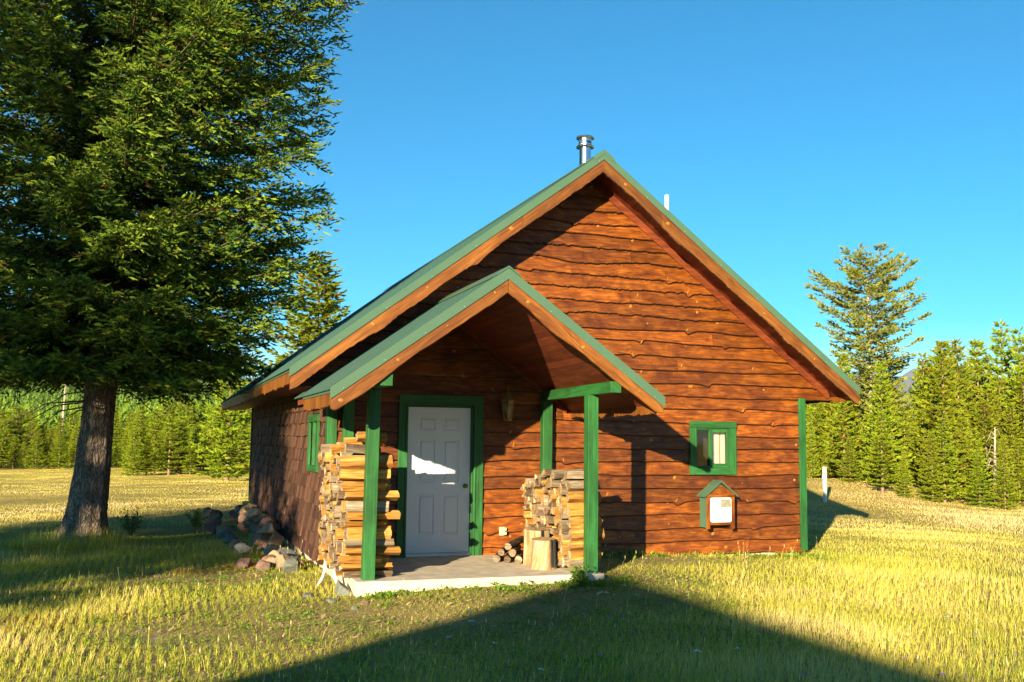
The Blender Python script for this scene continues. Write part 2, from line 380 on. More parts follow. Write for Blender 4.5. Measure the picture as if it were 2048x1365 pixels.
def knot(mb, c, U, A, B, rx, ry, ang, dome=.004, mi=2):
    c, U, A, B = map(lambda q: np.array(q, float), (c, U, A, B)); n = 12
    u = U*math.cos(ang)+A*math.sin(ang); a = -U*math.sin(ang)+A*math.cos(ang)
    vs = [c+B*dome]; gc = [(0, 0, 0)]
    for k, rr in ((1, .55), (2, 1.0)):
        for i in range(n):
            th = 2*math.pi*i/n; jr = rr*(1+random.uniform(-.08, .08))
            vs.append(c+u*rx*jr*math.cos(th)+a*ry*jr*math.sin(th)+B*(dome if k == 1 else -.001)); gc.append((rr, 0, 0))
    fs = [(0, 1+i, 1+(i+1) % n) for i in range(n)]+[(1+i, 1+n+i, 1+n+(i+1) % n, 1+(i+1) % n) for i in range(n)]
    if np.dot(np.cross(vs[1]-vs[0], vs[2]-vs[0]), B) < 0: fs = [f[::-1] for f in fs]
    mb.add(vs, fs, mi, gc)

# front wall of live-edge boards; openings are left out of the boards
OPEN = [(1.075, 2.055, -.3, 2.10), (5.625, 6.215, 1.235, 1.845)]
def front_wall():
    mb = MB(); rs = random.Random(3); ex = .2005; z = -.075; row = 0
    prev = None
    while z < 5.35:
        zn = z+ex
        x0 = 0.0 if z < 2.3 else -.5; x1 = 7.6-.012 if z < 2.3 else 8.1
        half = (RH-.2-z)/RM
        x0 = max(x0, RX-half); x1 = min(x1, RX+half)
        if x1-x0 < .1: break
        rough = z > 3.3 and rs.random() < .6
        wf = wave(9.5, row*7+1, .012 if not rough else .014, .8)
        wr = wave(9.5, row*7+2, .006 if rough else .001, 22)
        bumps = []; kn = []
        xx = x0+rs.uniform(.1, .8)
        while xx < x1-.12:
            kz = z+ex*rs.uniform(.3, .85); kind = rs.random()
            if kind < .36:
                bumps.append((xx, rs.uniform(.02, .055), rs.uniform(.06, .14), rs.choice((-1, 1)), rs.uniform(.018, .035)))
                if rs.random() < .65: kn.append((xx, z+rs.uniform(.0, .03), rs.uniform(.024, .042), rs.uniform(.009, .014), rs.uniform(.7, 1.3)*rs.choice((1, 1, 1, -1)), .007))
            elif kind < .72:
                r_ = rs.choice((.008, .012, .018, .025))
                kn.append((xx, kz, r_*rs.uniform(1, 1.7), r_, rs.uniform(0, 1.5), .003))
            elif kind < .8:
                kn.append((xx, kz, rs.uniform(.035, .05), .01, rs.uniform(.9, 1.4), .003))
            xx += rs.uniform(.5, 1.7)
        def low(u):
            o = z+wf(u+1)+wr(u+1)
            for (bx, bd, bw, sd, sw) in bumps:
                dx = (u-bx)*sd
                o = o-bd*np.where(dx > 0, np.exp(-(dx/sw)**2), np.exp(-(dx/bw)**2))
            return o
        joints = [x0]+sorted(rs.uniform(x0+.8, x1-.8) for _ in range(rs.choice((0, 1, 1, 2)) if x1-x0 > 3 else 0))+[x1]
        joints = [j for i, j in enumerate(joints) if i == 0 or j-joints[i-1] > .5 or j == x1]
        for s_ in range(len(joints)-1):
            a, b_ = joints[s_]+.0015, joints[s_+1]-.0015
            if b_-a < .02: continue
            xs = list(np.arange(a, b_, .022))+[b_]
            for o in OPEN:
                for e in (o[0], o[1]):
                    if a < e < b_: xs += [e-.0001, e+.0001]
            xs = np.array(sorted(xs)); lo = low(xs); hi = np.full_like(xs, zn+.045)
            # hidden upper edge stays under the lip of the board above
            top = np.minimum(hi, roof_z(xs)-.17)
            lo = np.minimum(lo, roof_z(xs)-.17)
            tint = rs.random(); rid = rs.random()*90
            def piece(i, l0, t0, l1, t1):
                vs = []; gc = []
                for x, l, tt, edge in ((xs[i], l0, t0, 0), (xs[i+1], l1, t1, 1)):
                    f = lambda q: np.clip((zn-q)/ex, -.3, 1.2)
                    yl = -.012-.042*f(l); yt = -.012-.042*f(tt)
                    vs += [(x, yt, tt), (x, yl, l), (x, yl+.010, l-.013), (x, yl+.040, l-.006)]
                    gc += [(x, tt-z, rid), (x, l-z, rid), (x, l-z, rid), (x, l-z+.03, rid)]
                mb.add(vs, [(0, 1, 5, 4)], 0, gc, tint); mb.add(vs, [(1, 2, 6, 5), (2, 3, 7, 6)], 1, gc, tint)  # bark edge made taller, its dark colour thickens the shadow line under each board
            for i in range(len(xs)-1):
                xm = (xs[i]+xs[i+1])/2; l0, l1, t0, t1 = lo[i], lo[i+1], top[i], top[i+1]
                if t0-l0 < .002 and t1-l1 < .002: continue
                done = False
                for (ox0, ox1, oz0, oz1) in OPEN:
                    if ox0 < xm < ox1 and min(t0, t1) > oz0 and max(l0, l1) < oz1:
                        done = True
                        if max(l0, l1) < oz0: piece(i, l0, oz0, l1, oz0)
                        elif min(t0, t1) > oz1: piece(i, oz1, t0, oz1, t1)
                        break
                if not done: piece(i, l0, t0, l1, t1)
        for (kx, kz, rx, ry, an, dm) in kn:
            if kz > roof_z(kx)-.28: continue
            if any(o[0]-.14 < kx < o[1]+.14 and o[2]-.14 < kz < o[3]+.16 for o in OPEN): continue
            f = (zn-kz)/ex
            if f > 1.0: kz = zn-ex*.93; f = .93
            knot(mb, (kx, -.0125-.042*f-.002, kz), (1, 0, 0), (0, 0, 1), (0, -1, 0), rx, ry, an, dm)
        z = zn; row += 1
    # box soffit closing the gable triangle below, both sides
    mb.box(7.6, 8.09, -.012, .0, 2.33, 2.36, 0, 1)
    return mb.build('front_wall', [M['siding'], M['edge'], M['knot']], cabin)
front_wall()

def foundation():
    mb = MB(); mb.box(0.03, 7.44, .012, LEN-.1, -.6, -.055)
    o = mb.build('foundation', M['concrete'], cabin, bevel=.01)
    mb = MB(); mb.box(0, 7.55, .3, LEN-.2, -.05, .0); mb.build('floor_deck', M['dwood'], cabin)
foundation()

def shingles(name, x, sgn, y0, y1, win=None):
    mb = MB(); rs = random.Random(5); z = -.1; ex = .195; row = 0
    while z < 2.30:
        y = y0+rs.uniform(-.1, 0)
        while y < y1:
            wd = rs.uniform(.09, .24); ya, yb = max(y, y0), min(y+wd-.004, y1); y += wd
            if yb-ya < .02: continue
            zl = z+rs.uniform(-.014, .014); zt = min(z+ex+.05, 2.36)
            if win and win[0] < (ya+yb)/2 < win[1] and z+ex > win[2] and z < win[3]: continue
            th = rs.uniform(.03, .052); rid = rs.random()*90; dz = rs.uniform(-.008, .008)
            vs = [(x, ya, zt), (x, yb, zt), (x-sgn*-1*th if 0 else x+sgn*th, ya, zl), (x+sgn*th, yb, zl+dz), (x, ya, zl), (x, yb, zl+dz)]
            vs[0] = (x+sgn*.004, ya, zt); vs[1] = (x+sgn*.004, yb, zt)
            gc = [(q[2], q[1], rid) for q in vs]
            fs = [(0, 1, 3, 2), (2, 3, 5, 4), (0, 2, 4), (1, 5, 3)]
            if sgn > 0: fs = [f[::-1] for f in fs]
            mb.add(vs, fs, 0, gc, rs.random())
        z += ex; row += 1
    return mb
mb = shingles('side_wall', 0, -1, .10, LEN-.1, (.70, 1.58, 1.18, 1.92))
mb.build('side_wall', M['shingle'], cabin)
mb = shingles('side_wall', W, 1, .10, LEN-.1); mb.build('side_wall', M['shingle'], cabin)
# inner skins keep daylight out of the room, back wall closes it
mb = MB()
mb.box(.012, .05, .3, LEN, -.05, 1.1); mb.box(.012, .05, .3, LEN, 1.98, 2.45); mb.box(.012, .05, 1.66, LEN, 1.1, 1.98); mb.box(.012, .05, .05, .62, 1.1, 1.98)
mb.box(W-.05, W-.012, .05, LEN, -.05, 2.45)
mb.box(.02, W-.02, LEN-.05, LEN, -.1, 2.45)
mb.add([(0, LEN, 2.45), (W, LEN, 2.45), (RX, LEN, 5.6)], [(0, 1, 2), (2, 1, 0)])
mb.build('back_wall', M['shingle'], cabin)
# ceiling closes the attic from the room
# corner trims
def part_box(name, dims, mat, ax=2, bevel=.004, **kw):
    mb = MB(); mb.box(*dims, ax=ax); return mb.build(name, mat, cabin, bevel=bevel, **kw)
part_box('corner_trim', (7.50, 7.625, -.062, -.02, -.06, 2.35), M['green'])
part_box('corner_trim', (7.5985, 7.625, -.018, .12, -.06, 2.35), M['green'])
part_box('corner_trim', (-.03, .10, -.062, -.02, -.02, 2.34), M['green'])
part_box('corner_trim', (-.03, .0, -.018, .10, -.02, 2.34), M['green'])
part_box('corner_trim', (-.05, .0, LEN-.12, LEN+.02, .12, 2.34), M['green'])
part_box('corner_block', (-.18, -.0, LEN-.16, LEN+.1, -.22, .10), M['green'])

# ------------------------------------------------------------------ roofs
def roof(name, ridge_x, H, m, half, yf, yb, ph):
    """corrugated metal sheets for both slopes, flashings, ridge cap"""
    n = math.sqrt(1+m*m)
    root = None
    for s in (-1, 1):
        mb = MB(); pitch = .076; ys = []
        y = yf+.02
        prof = []
        while y < yb-.01:
            prof += [(y, 0), (y+.006, .013), (y+.020, .013), (y+.026, 0)]; y += pitch if ph == 'p' else .19
        prof = [(yf+.001, 0)]+[q for q in prof if q[0] < yb]+[(yb, 0)]
        vs = []; gc = []
        for (yy, dz) in prof:
            for d in (0.0, half+.03):
                vs.append((ridge_x+s*d, yy, H-m*d-.012+dz)); gc.append((d, yy, 0))
            vs.append((ridge_x+s*(half+.03), yy, H-m*(half+.03)-.012+dz-.003)); gc.append((half, yy, 0))
            vs.append((ridge_x, yy, H-.016-.01)); gc.append((0, yy, 0))
        k = 4; fs = []
        for i in range(len(prof)-1):
            a = i*k; q = (a, a+1, a+k+1, a+k)
            fs.append(q if s > 0 else q[::-1])
        mb.add(vs, fs, 0, gc, .5)
        # sheet underside
        d = half+.02
        z0 = -.022
        vs = [(ridge_x, yf+.01, H+z0), (ridge_x+s*d, yf+.01, H-m*d+z0), (ridge_x+s*d, yb, H-m*d+z0), (ridge_x, yb, H+z0)]
        mb.add(vs, [(0, 1, 2, 3)], 0, None, .4)
        root = mb.build(name, M['metal'], cabin)
        # deck and soffit boards under the sheet, butted along y
        mb = MB()
        dd = 0.0; bw = .135 if ph != 'p' else .088
        while dd < half-.03:
            d0, d1 = dd, min(dd+bw-.004, half-.02); 
            ti = random.random(); rid = random.random()*60
            for (ya, yb2) in ((yf+.045, min(yb-.01, 0 if ph == 'p' else 4)),) + (((4.003, yb-.01),) if ph != 'p' else ()):
                vs = []
                for yy in (ya, yb2):
                    for d_, o in ((d0, -.03), (d1, -.03), (d1, -.165 if ph != 'p' else -.13), (d0, -.165 if ph != 'p' else -.13)):
                        vs.append((ridge_x+s*d_, yy, H-m*d_+o))
                gc = [(q[1], q[0], rid) for q in vs]
                mb.add(vs, [(0, 1, 2, 3), (7, 6, 5, 4), (0, 4, 5, 1), (1, 5, 6, 2), (2, 6, 7, 3), (3, 7, 4, 0)], 0, gc, ti)
            dd += bw
        mb.build('roof_deck', M['soffit'], root)
        # rake flashing: face and top flange
        fh = .125 if ph != 'p' else .13
        mb = MB()
        yo = yf-.014
        def quadstrip(pts_top, pts_bot, flip): pass
        d1 = half+.012
        a = [(ridge_x, yo, H+.004), (ridge_x+s*d1, yo, H-m*d1+.004), (ridge_x+s*d1, yo, H-m*d1+.004-fh), (ridge_x, yo, H+.004-fh)]
        bck = [(x, yo+.003, z) for x, _, z in a]
        ft = [(ridge_x, yo+.14, H+.006), (ridge_x+s*d1, yo+.14, H-m*d1+.006)]
        vs = a+bck+ft
        fs = [(0, 1, 2, 3), (7, 6, 5, 4), (3, 2, 6, 7), (1, 5, 6, 2), (0, 8, 9, 1)]
        if s < 0: fs = [f[::-1] for f in fs]
        mb.add(vs, fs, 0, None, .5)
        # hem at lower lip
        for i in range(3):
            pass
        mb.build('rake_flashing', M['flash'], root)
        # screws on the flashing
        d = .08
        while d < half:
            mb = MB(); c = (ridge_x+s*d, yo-.002, H-m*d-fh+.03)
            mb.tube([(c[0], c[1]+.003, c[2]), (c[0], c[1]-.003, c[2])], .006, 6)
            d += .62 if ph != 'p' else .45
            mb.build('screw', M['screw'], root)
        # live-edge rake board
        bh = .205 if ph != 'p' else .165
        mb = MB(); Lr = half
        wf = wave(Lr+1, 31+int(s*3)+(9 if ph == 'p' else 0), .011 if ph != 'p' else .014, 1.3); wr = wave(Lr+1, 77, .004 if ph != 'p' else .0006, 30)
        joints = [0, 1.25 if s < 0 else .95, half] if ph != 'p' else [0, half]
        bmp = ([(1.9, .05, .10), (3.2, .03, .12)] if ph != 'p' else [(1.62, .035, .2), (.75, .02, .2)]) if s < 0 else ([(1.2, .02, .1), (3.1, .035, .08)] if ph != 'p' else [(.6, .02, .2), (1.3, .02, .2)])
        for j in range(len(joints)-1):
            a0, a1 = joints[j]+(.003 if j or ph == 'p' else 0), joints[j+1]-.002; us = np.append(np.arange(a0, a1, .018), a1)
            lo = bh+wf(us)+wr(us)
            for (bu, bd, bw_) in bmp: lo = lo+bd*np.exp(-((us-bu)/bw_)**2)
            if j == len(joints)-2:   # rounded tail
                e = np.clip((us-(half-.09))/.09, 0, 1); lo = lo-.06*e**2*(1 if ph == 'p' else .5)
            vs = []; gc = []; rid = random.random()*60; ti = random.random()
            for u, l in zip(us, lo):
                x = ridge_x+s*u; zt = H-m*u-.02
                for yy, zz, g in ((yf, zt, 0), (yf, zt-fh-l+.03+.012, l), (yf+.012, zt-fh-l+.03, l), (yf+.04, zt-fh-l+.034, l), (yf+.04, zt, 0)):
                    vs.append((x, yy, zz)); gc.append((u*n, g, rid))
            nn_ = 5; fs = []; f2 = []
            for i in range(len(us)-1):
                q = i*nn_
                for c_ in range(nn_-1):
                    fc = (q+c_, q+c_+1, q+nn_+c_+1, q+nn_+c_)
                    if s < 0: fc = fc[::-1]
                    (f2 if c_ in (1, 2) else fs).append(fc)
            e0 = tuple(range(nn_)); e1 = tuple((len(us)-1)*nn_+k_ for k_ in range(nn_))
            fs += [e0[::-1] if s > 0 else e0, e1 if s > 0 else e1[::-1]]
            mb.add(vs, fs, 0, gc, ti); 
            o = len(mb.v)-len(vs); mb.f += [tuple(i+o for i in f) for f in f2]; mb.m += [1 if ph != 'p' else 0]*len(f2)
        nv = np.array((-RM*0, -1, 0))
        U = np.array((s*1, 0, -m))/n; A = np.array((m*s, 0, 1))/n
        kl = ([(1.42, .05, .04), (2.62, .06, .02), (3.35, .05, .03)] if ph != 'p' else [(.16, .03, .018), (.72, .04, .014), (1.28, .05, .022), (1.9, .07, .03)]) if s < 0 else \
             ([(.35, .05, .03), (1.05, .05, .035), (2.7, .07, .02), (3.6, .06, .02)] if ph != 'p' else [(.25, .05, .03), (.95, .05, .03), (1.68, .03, .014)])
        for (u, dn, rr) in kl:
            knot(mb, (ridge_x+s*u, yf-.002, H-m*u-.02-fh-dn), U, A, (0, -1, 0), rr, rr*.75, random.uniform(0, 1.4), .004, 2)
        mb.build('rake_board', [M['rake'], M['edge'], M['knot']], root)
        # eave fascia with live lower edge
        fhh = .17 if ph != 'p' else .16
        mb = MB(); xo = ridge_x+s*(half-.02); zt = H-m*half-.045
        y0_, y1_ = yf+.045, (yb if ph != 'p' else -.75 if s < 0 else 0)
        us = np.arange(y0_, y1_, .03); wf = wave(16, 55+s, .008, 3); wr = wave(16, 50, .006, 25)
        lo = fhh+wf(us-y0_)+wr(us-y0_)
        vs = []; gc = []; rid = random.random()*50
        for u, l in zip(us, lo):
            for xx, zz in ((xo+s*.02, zt), (xo+s*.02, zt-l), (xo-s*.015, zt-l), (xo-s*.015, zt)):
                vs.append((xx, u, zz)); gc.append((zz*1.0, u, rid) if ph == 'p' or True else (u, zz, rid))
        fs = [(i*4+c_, i*4+c_+1, i*4+4+c_+1, i*4+4+c_) for i in range(len(us)-1) for c_ in range(3)]
        if s > 0: fs = [f[::-1] for f in fs]
        fs += [(0, 1, 2, 3), tuple((len(us)-1)*4+k_ for k_ in (3, 2, 1, 0))]
        mb.add(vs, fs, 0, gc, .7)
        mb.build('eave_fascia', M['rake'], root)
        # eave drip edge
        mb = MB(); mb.box(min(xo+s*.022, xo+s*.03), max(xo+s*.022, xo+s*.03), yf, yb if ph != 'p' else y1_, zt-.02, zt+.03)
        mb.build('drip_edge', M['flash'], root)
    # ridge cap
    mb = MB(); cw = .17 if ph != 'p' else .15
    for s in (-1, 1):
        yo = yf-.02; vs = []
        for yy in (yo, yb+.01):
            vs += [(ridge_x, yy, H+.03), (ridge_x+s*cw, yy, H+.03-m*cw), (ridge_x+s*cw, yy, H+.012-m*cw), (ridge_x, yy, H+.012)]
        fs = [(0, 1, 2, 3), (7, 6, 5, 4), (0, 4, 5, 1), (1, 5, 6, 2), (2, 6, 7, 3)]
        if s > 0: fs = [f[::-1] for f in fs]
        mb.add(vs, fs, 0, None, .5)
        if ph != 'p': # folded front flap of the cap
            a = [(ridge_x, yo-.002, H+.03), (ridge_x+s*cw, yo-.002, H+.03-m*cw), (ridge_x+s*cw, yo-.002, H-.035-m*cw), (ridge_x, yo-.002, H-.035)]
            mb.add(a, [(0, 1, 2, 3)[::(1 if s > 0 else -1)]], 0, None, .5)
    mb.build('ridge_cap', M['flash'], root)
    return root
main_roof = roof('roof', RX, RH, RM, 4.42, YF, YB, 'm')
porch_roof = roof('porch_roof', PX, PH, PM, PEX, PYF, -.045, 'p')
# gable wall above the back end and level eave soffits
for s, xa, xb in ((-1, -.60, -.031), (1, 7.626, 8.19)):
    mb = MB(); k = 0
    xx = xa
    while xx < xb-.02:
        mb.box(xx, min(xx+.135, xb), -.005, YB-.05, 2.335, 2.352, 1); xx += .139
    mb.build('eave_soffit', M['soffit'], cabin)
# verge battens under the front overhang, along the gable
for s in (-1, 1):
    mb = MB()
    vs = []
    for d in (.12, 4.25):
        x = RX+s*d
        for yy in (-.062, -.046):
            for o in (-.17, -.30): vs.append((x, yy, RH-RM*d+o))
    gc = [(q[0]*1.25, q[2], 3) for q in vs]
    mb.add(vs, [(0, 1, 5, 4), (2, 6, 7, 3), (0, 4, 6, 2), (1, 3, 7, 5), (0, 2, 3, 1), (4, 5, 7, 6)], 0, gc, .4)
    mb.build('verge_batten', M['soffit'], cabin)
# ceiling inside
part_box('room_ceiling', (.06, W-.06, .02, LEN-.06, 2.44, 2.46), M['dwood'], bevel=0)

# porch posts, beams, slab
def post(x, y, z0, z1, lean=0, kw=.14):
    mb = MB(); r = random.random()*50
    vs = []
    for z, dx in ((z0, 0), (z1, lean)):
        for i, j in ((0, 0), (1, 0), (1, 1), (0, 1)): vs.append((x+dx+i*kw, y+j*kw, z))
    gc = [(q[2], q[0]+q[1]*1.3, r) for q in vs]
    mb.add(vs, [(3, 2, 1, 0), (4, 5, 6, 7), (0, 1, 5, 4), (1, 2, 6, 5), (2, 3, 7, 6), (3, 0, 4, 7)], 0, gc, .6)
    return mb.build('porch_post', M['green'], cabin, bevel=.005)
post(.085, -2.19, 0, 2.195, .02); post(2.885, -2.19, 0, 2.195, 0)
post(.17, -.185, 0, 2.195, 0); post(3.06, -.185, 0, 2.195, 0)
for xa, xb in ((.09, .17), (2.88, 3.06)):
    mb = MB(); vs = []
    r = random.random()*9
    for yy, x in ((-2.86, xa), (-.05, xb)):
        for i, j in ((0, 0), (1, 0), (1, 1), (0, 1)): vs.append((x+i*.14, yy, 2.198+j*.135))
    gc = [(q[1], q[0]+q[2], r) for q in vs]
    mb.add(vs, [(3, 2, 1, 0)[::-1], (4, 5, 6, 7)[::-1], (0, 1, 5, 4)[::-1], (1, 2, 6, 5)[::-1], (2, 3, 7, 6)[::-1], (3, 0, 4, 7)[::-1]], 0, gc, .6)
    mb.build('porch_beam', M['green'], cabin, bevel=.005)
# ledger rafters where the porch ceiling meets the wall
for s in (-1, 1):
    mb = MB(); vs = []
    for d in (.02, 1.9):
        for yy in (-.10, -.062):
            for o in (-.132, -.21): vs.append((PX+s*d, yy, PH-PM*d+o))
    mb.add(vs, [(0, 1, 5, 4), (2, 6, 7, 3), (0, 4, 6, 2), (1, 3, 7, 5), (0, 2, 3, 1), (4, 5, 7, 6)], 0, [(q[0], q[2], 1) for q in vs], .6)
    mb.build('rafter', M['soffit'], cabin)
mb = MB(); mb.box(-.01, 3.06, -2.31, .01, -.55, 0); mb.build('porch_slab', M['concrete'], cabin, bevel=.012)

# ------------------------------------------------------------------ door
def frame_box(mb, *d, ax=2): mb.box(*d, ax=ax, tint=.5)
df = MB()
df.box(.955, 1.085, -.075, -.03, -.002, 2.095, 2, tint=.5); df.box(2.045, 2.19, -.075, -.03, -.002, 2.095, 2, tint=.5)
df.box(.955, 2.19, -.077, -.028, 2.097, 2.235, 0, tint=.5)
df.box(1.062, 1.10, -.028, .09, .0, 2.095, 2, tint=.5); df.box(2.028, 2.068, -.028, .09, .0, 2.095, 2, tint=.5)
df.box(1.101, 2.027, -.026, .09, 2.072, 2.096, 0, tint=.5)
df.box(2.05, 2.075, -.092, -.076, .0, 2.12, 2, tint=.7); df.box(1.055, 1.08, -.092, -.076, .0, 2.12, 2, tint=.7)
df.build('door_frame', M['green'], cabin, bevel=.003)
def door():
    mb = MB(); x0, x1, z0, z1 = 1.104, 2.024, .045, 2.068; yf = .028
    w = x1-x0; h = z1-z0
    xs = [0, .165, .40, .52, .755, w]; zs = [0, .245, .80, .97, 1.57, 1.70, 1.885, h]
    panels = {(1, 1), (3, 1), (1, 3), (3, 3), (1, 5), (3, 5)}
    for i in range(5):
        for j in range(7):
            a, b, c, d = x0+xs[i], x0+xs[i+1], z0+zs[j], z0+zs[j+1]
            if (i, j) in panels:
                loops = [(0, 0), (.010, .010), (.026, .010), (.042, -.001)]
                vs = []
                for ins, dy in loops: vs += [(a+ins, yf+dy, c+ins), (b-ins, yf+dy, c+ins), (b-ins, yf+dy, d-ins), (a+ins, yf+dy, d-ins)]
                fs = []
                for k in range(3):
                    for q in range(4): fs.append((k*4+q, k*4+(q+1) % 4, k*4+4+(q+1) % 4, k*4+4+q))
                fs.append((12, 13, 14, 15)); mb.add(vs, fs)
            else: mb.add([(a, yf, c), (b, yf, c), (b, yf, d), (a, yf, d)], [(0, 1, 2, 3)])
    mb.add([(x0, yf, z0), (x0, yf+.04, z0), (x0, yf+.04, z1), (x0, yf, z1)], [(0, 3, 2, 1)])
    mb.add([(x0, yf+.04, z0), (x1, yf+.04, z0), (x1, yf+.04, z1), (x0, yf+.04, z1)], [(3, 2, 1, 0)])
    d = mb.build('door', M['door'], cabin)
    mb = MB(); cy = yf
    prof = [(.001, 0), (.033, 0), (.033, .006), (.014, .01), (.012, .03), (.026, .042), (.03, .055), (.024, .068), (.001, .072)]
    n = 18; vs = [(1.955+r*math.cos(2*math.pi*k/n), cy-.0005-z, .965+r*math.sin(2*math.pi*k/n)) for r, z in prof for k in range(n)]
    mb.add(vs, [(i*n+k, i*n+(k+1) % n, (i+1)*n+(k+1) % n, (i+1)*n+k) for i in range(len(prof)-1) for k in range(n)])
    mb.build('door_knob', M['brass'], d, smooth=True)
    mb = MB(); mb.box(1.102, 2.026, -.04, .085, .001, .03, tint=.5); mb.box(1.102, 2.026, .0, .05, .03, .042, tint=.5)
    mb.build('threshold', M['alu'], cabin, bevel=.003)
door()

# ------------------------------------------------------------------ windows
def window_front():
    mb = MB()
    mb.box(5.52, 5.627, -.078, -.03, 1.13, 1.846, 2, tint=.6); mb.box(6.213, 6.33, -.078, -.03, 1.13, 1.846, 2, tint=.6)
    mb.box(5.52, 6.335, -.084, -.03, 1.848, 1.95, 0, tint=.6); mb.box(5.629, 6.211, -.076, -.03, 1.13, 1.234, 0, tint=.6)
    wroot = mb.build('window', M['green'], cabin, bevel=.003)
    mb = MB()   # vinyl sash painted green
    for d in ((5.63, 5.652, 1.238, 1.842), (6.186, 6.21, 1.238, 1.842)): mb.box(d[0], d[1], -.05, .02, d[2], d[3], 2, tint=.55)
    for d in ((5.653, 6.185, 1.238, 1.262), (5.653, 6.185, 1.82, 1.842)): mb.box(d[0], d[1], -.05, .02, d[2], d[3], 0, tint=.55)
    mb.box(5.872, 5.915, -.055, .015, 1.263, 1.819, 2, tint=.55)
    mb.box(5.919, 6.185, -.044, .010, 1.78, 1.819, 0, tint=.55); mb.box(5.919, 6.185, -.044, .010, 1.263, 1.30, 0, tint=.55)
    mb.box(6.175, 6.185, -.042, .009, 1.301, 1.779, 2, tint=.55)
    mb.build('sash', M['green'], wroot, bevel=.002)
    mb = MB(); mb.box(5.65, 5.87, -.012, -.008, 1.26, 1.82); mb.box(5.92, 6.178, -.022, -.018, 1.30, 1.78)
    mb.build('pane', M['glass'], wroot)
    mb = MB()
    def cur(xa, xb, z0, z1, y, n=26, sway=0):
        xs = np.linspace(0, 1, n); vs = []
        for zz, k in ((z1, 0), (z0, 1)):
            for u in xs: vs.append((xa+(xb-xa)*u+k*sway*(1-u), y+.018*math.sin(u*22+k*.8), zz))
        mb.add(vs, [(i, i+1, n+i+1, n+i) for i in range(n-1)])
    cur(5.64, 5.72, 1.2, 1.86, .10, 12, .03); cur(5.93, 6.10, 1.2, 1.86, .07)
    cur(6.135, 6.21, 1.2, 1.86, .07, 10)
    mb.build('curtain', M['curtain'], wroot)
    mb = MB(); cur(6.09, 6.15, 1.2, 1.86, .085, 8); mb.build('curtain', M['curtain2'], wroot)
    mb = MB(); mb.box(5.45, 6.4, .40, .42, 1.0, 2.0); mb.build('dark_backing', M['dwood'], cabin)  # dark sheet behind the curtains, its colour stands in for the room's shade
window_front()
mb = MB()
mb.box(-.055, -.018, .66, .76, 1.13, 1.85, 2, tint=.6); mb.box(-.055, -.018, 1.52, 1.62, 1.13, 1.85, 2, tint=.6)
mb.box(-.06, -.016, .66, 1.62, 1.852, 1.96, 1, tint=.6); mb.box(-.06, -.016, .762, 1.518, 1.13, 1.22, 1, tint=.6); mb.box(-.05, .0, 1.11, 1.16, 1.222, 1.85, 2, tint=.6)
sw = mb.build('window', M['green'], cabin, bevel=.003)
mb = MB(); mb.box(-.012, -.008, .76, 1.52, 1.22, 1.85); mb.build('pane', M['glass'], sw)
mb = MB(); mb.add([(.05, .78+.02*i, z) for z in (1.2, 1.9) for i in range(12)], [(i, i+1, 13+i, 12+i) for i in range(11)]); mb.build('curtain', M['curtain'], sw)

# ------------------------------------------------------------------ chimney and vent
mb = MB(); c = (4.53, 1.75, 0)
mb.lathe(c, [(.104, 4.95), (.104, 6.66)], 28)
mb.lathe(c, [(.112, 5.28), (.2, 5.12)], 28)
ch = mb.build('chimney_pipe', M['steel'], cabin, smooth=True)
mb = MB()
mb.lathe(c, [(.104, 6.655), (.155, 6.64), (.158, 6.65), (.155, 6.665), (.112, 6.675), (.112, 6.69)], 28)
mb.lathe(c, [(.112, 6.735), (.112, 6.80), (.155, 6.80), (.158, 6.81), (.15, 6.825), (.08, 6.835), (.001, 6.84)], 28)
mb.lathe(c, [(.085, 6.68), (.085, 6.80)], 20)
for k in range(6):
    th = k*math.pi/3+.3; mb.box(c[0]+.108*math.cos(th)-.008, c[0]+.108*math.cos(th)+.008, c[1]+.108*math.sin(th)-.008, c[1]+.108*math.sin(th)+.008, 6.68, 6.75)
mb.build('chimney_cap', M['steel'], ch, smooth=False)
mb = MB(); mb.tube([(5.78, 1.15, 4.1), (5.78, 1.15, 5.79)], .036, 18); mb.tube([(5.78, 1.15, 4.3), (5.78, 1.15, 4.42)], [.12, .04], 18, mi=1)
mb.build('vent_pipe', [M['white'], M['dark']], cabin, smooth=True)

# ------------------------------------------------------------------ wall lantern, outlet, little house box
ln_ = empty('wall_lantern', (2.51, -.05, 1.90), label='brass wall lantern with glass panes beside the white door', cat='lantern')
mb = MB(); mb.box(-.045, .045, -.012, .0, .14, .36); mb.tube([(0, -.01, .27), (0, -.07, .40), (0, -.135, .43), (0, -.135, .40)], .008, 8)
mb.build('bracket', M['brass'], ln_, bevel=.003)
mb = MB()
hexa = lambda r, z, o=0: [(r*math.cos(math.pi/3*k+.3), -.135+r*math.sin(math.pi/3*k+.3), z) for k in range(6)]
def hexs(mb, prof):
    vs = sum([hexa(r, z) for r, z in prof], [])
    mb.add(vs, [(i*6+k, i*6+(k+1) % 6, i*6+6+(k+1) % 6, i*6+6+k) for i in range(len(prof)-1) for k in range(6)]+[tuple(range(6))[::-1], tuple((len(prof)-1)*6+k for k in range(6))])
hexs(mb, [(.105, .262), (.112, .27), (.085, .285), (.05, .35), (.028, .375), (.018, .38), (.02, .395), (.008, .40), (.014, .42), (.004, .44), (.003, .46)])
hexs(mb, [(.03, -.01), (.06, .0), (.062, .02), (.05, .026)])
for k in range(6):
    a = math.pi/3*k+.3
    mb.obox((.058*math.cos(a), -.135+.058*math.sin(a), .02), (.092*math.cos(a), -.135+.092*math.sin(a), .265), .009, .009)
mb.build('lantern_frame', M['brass'], ln_)
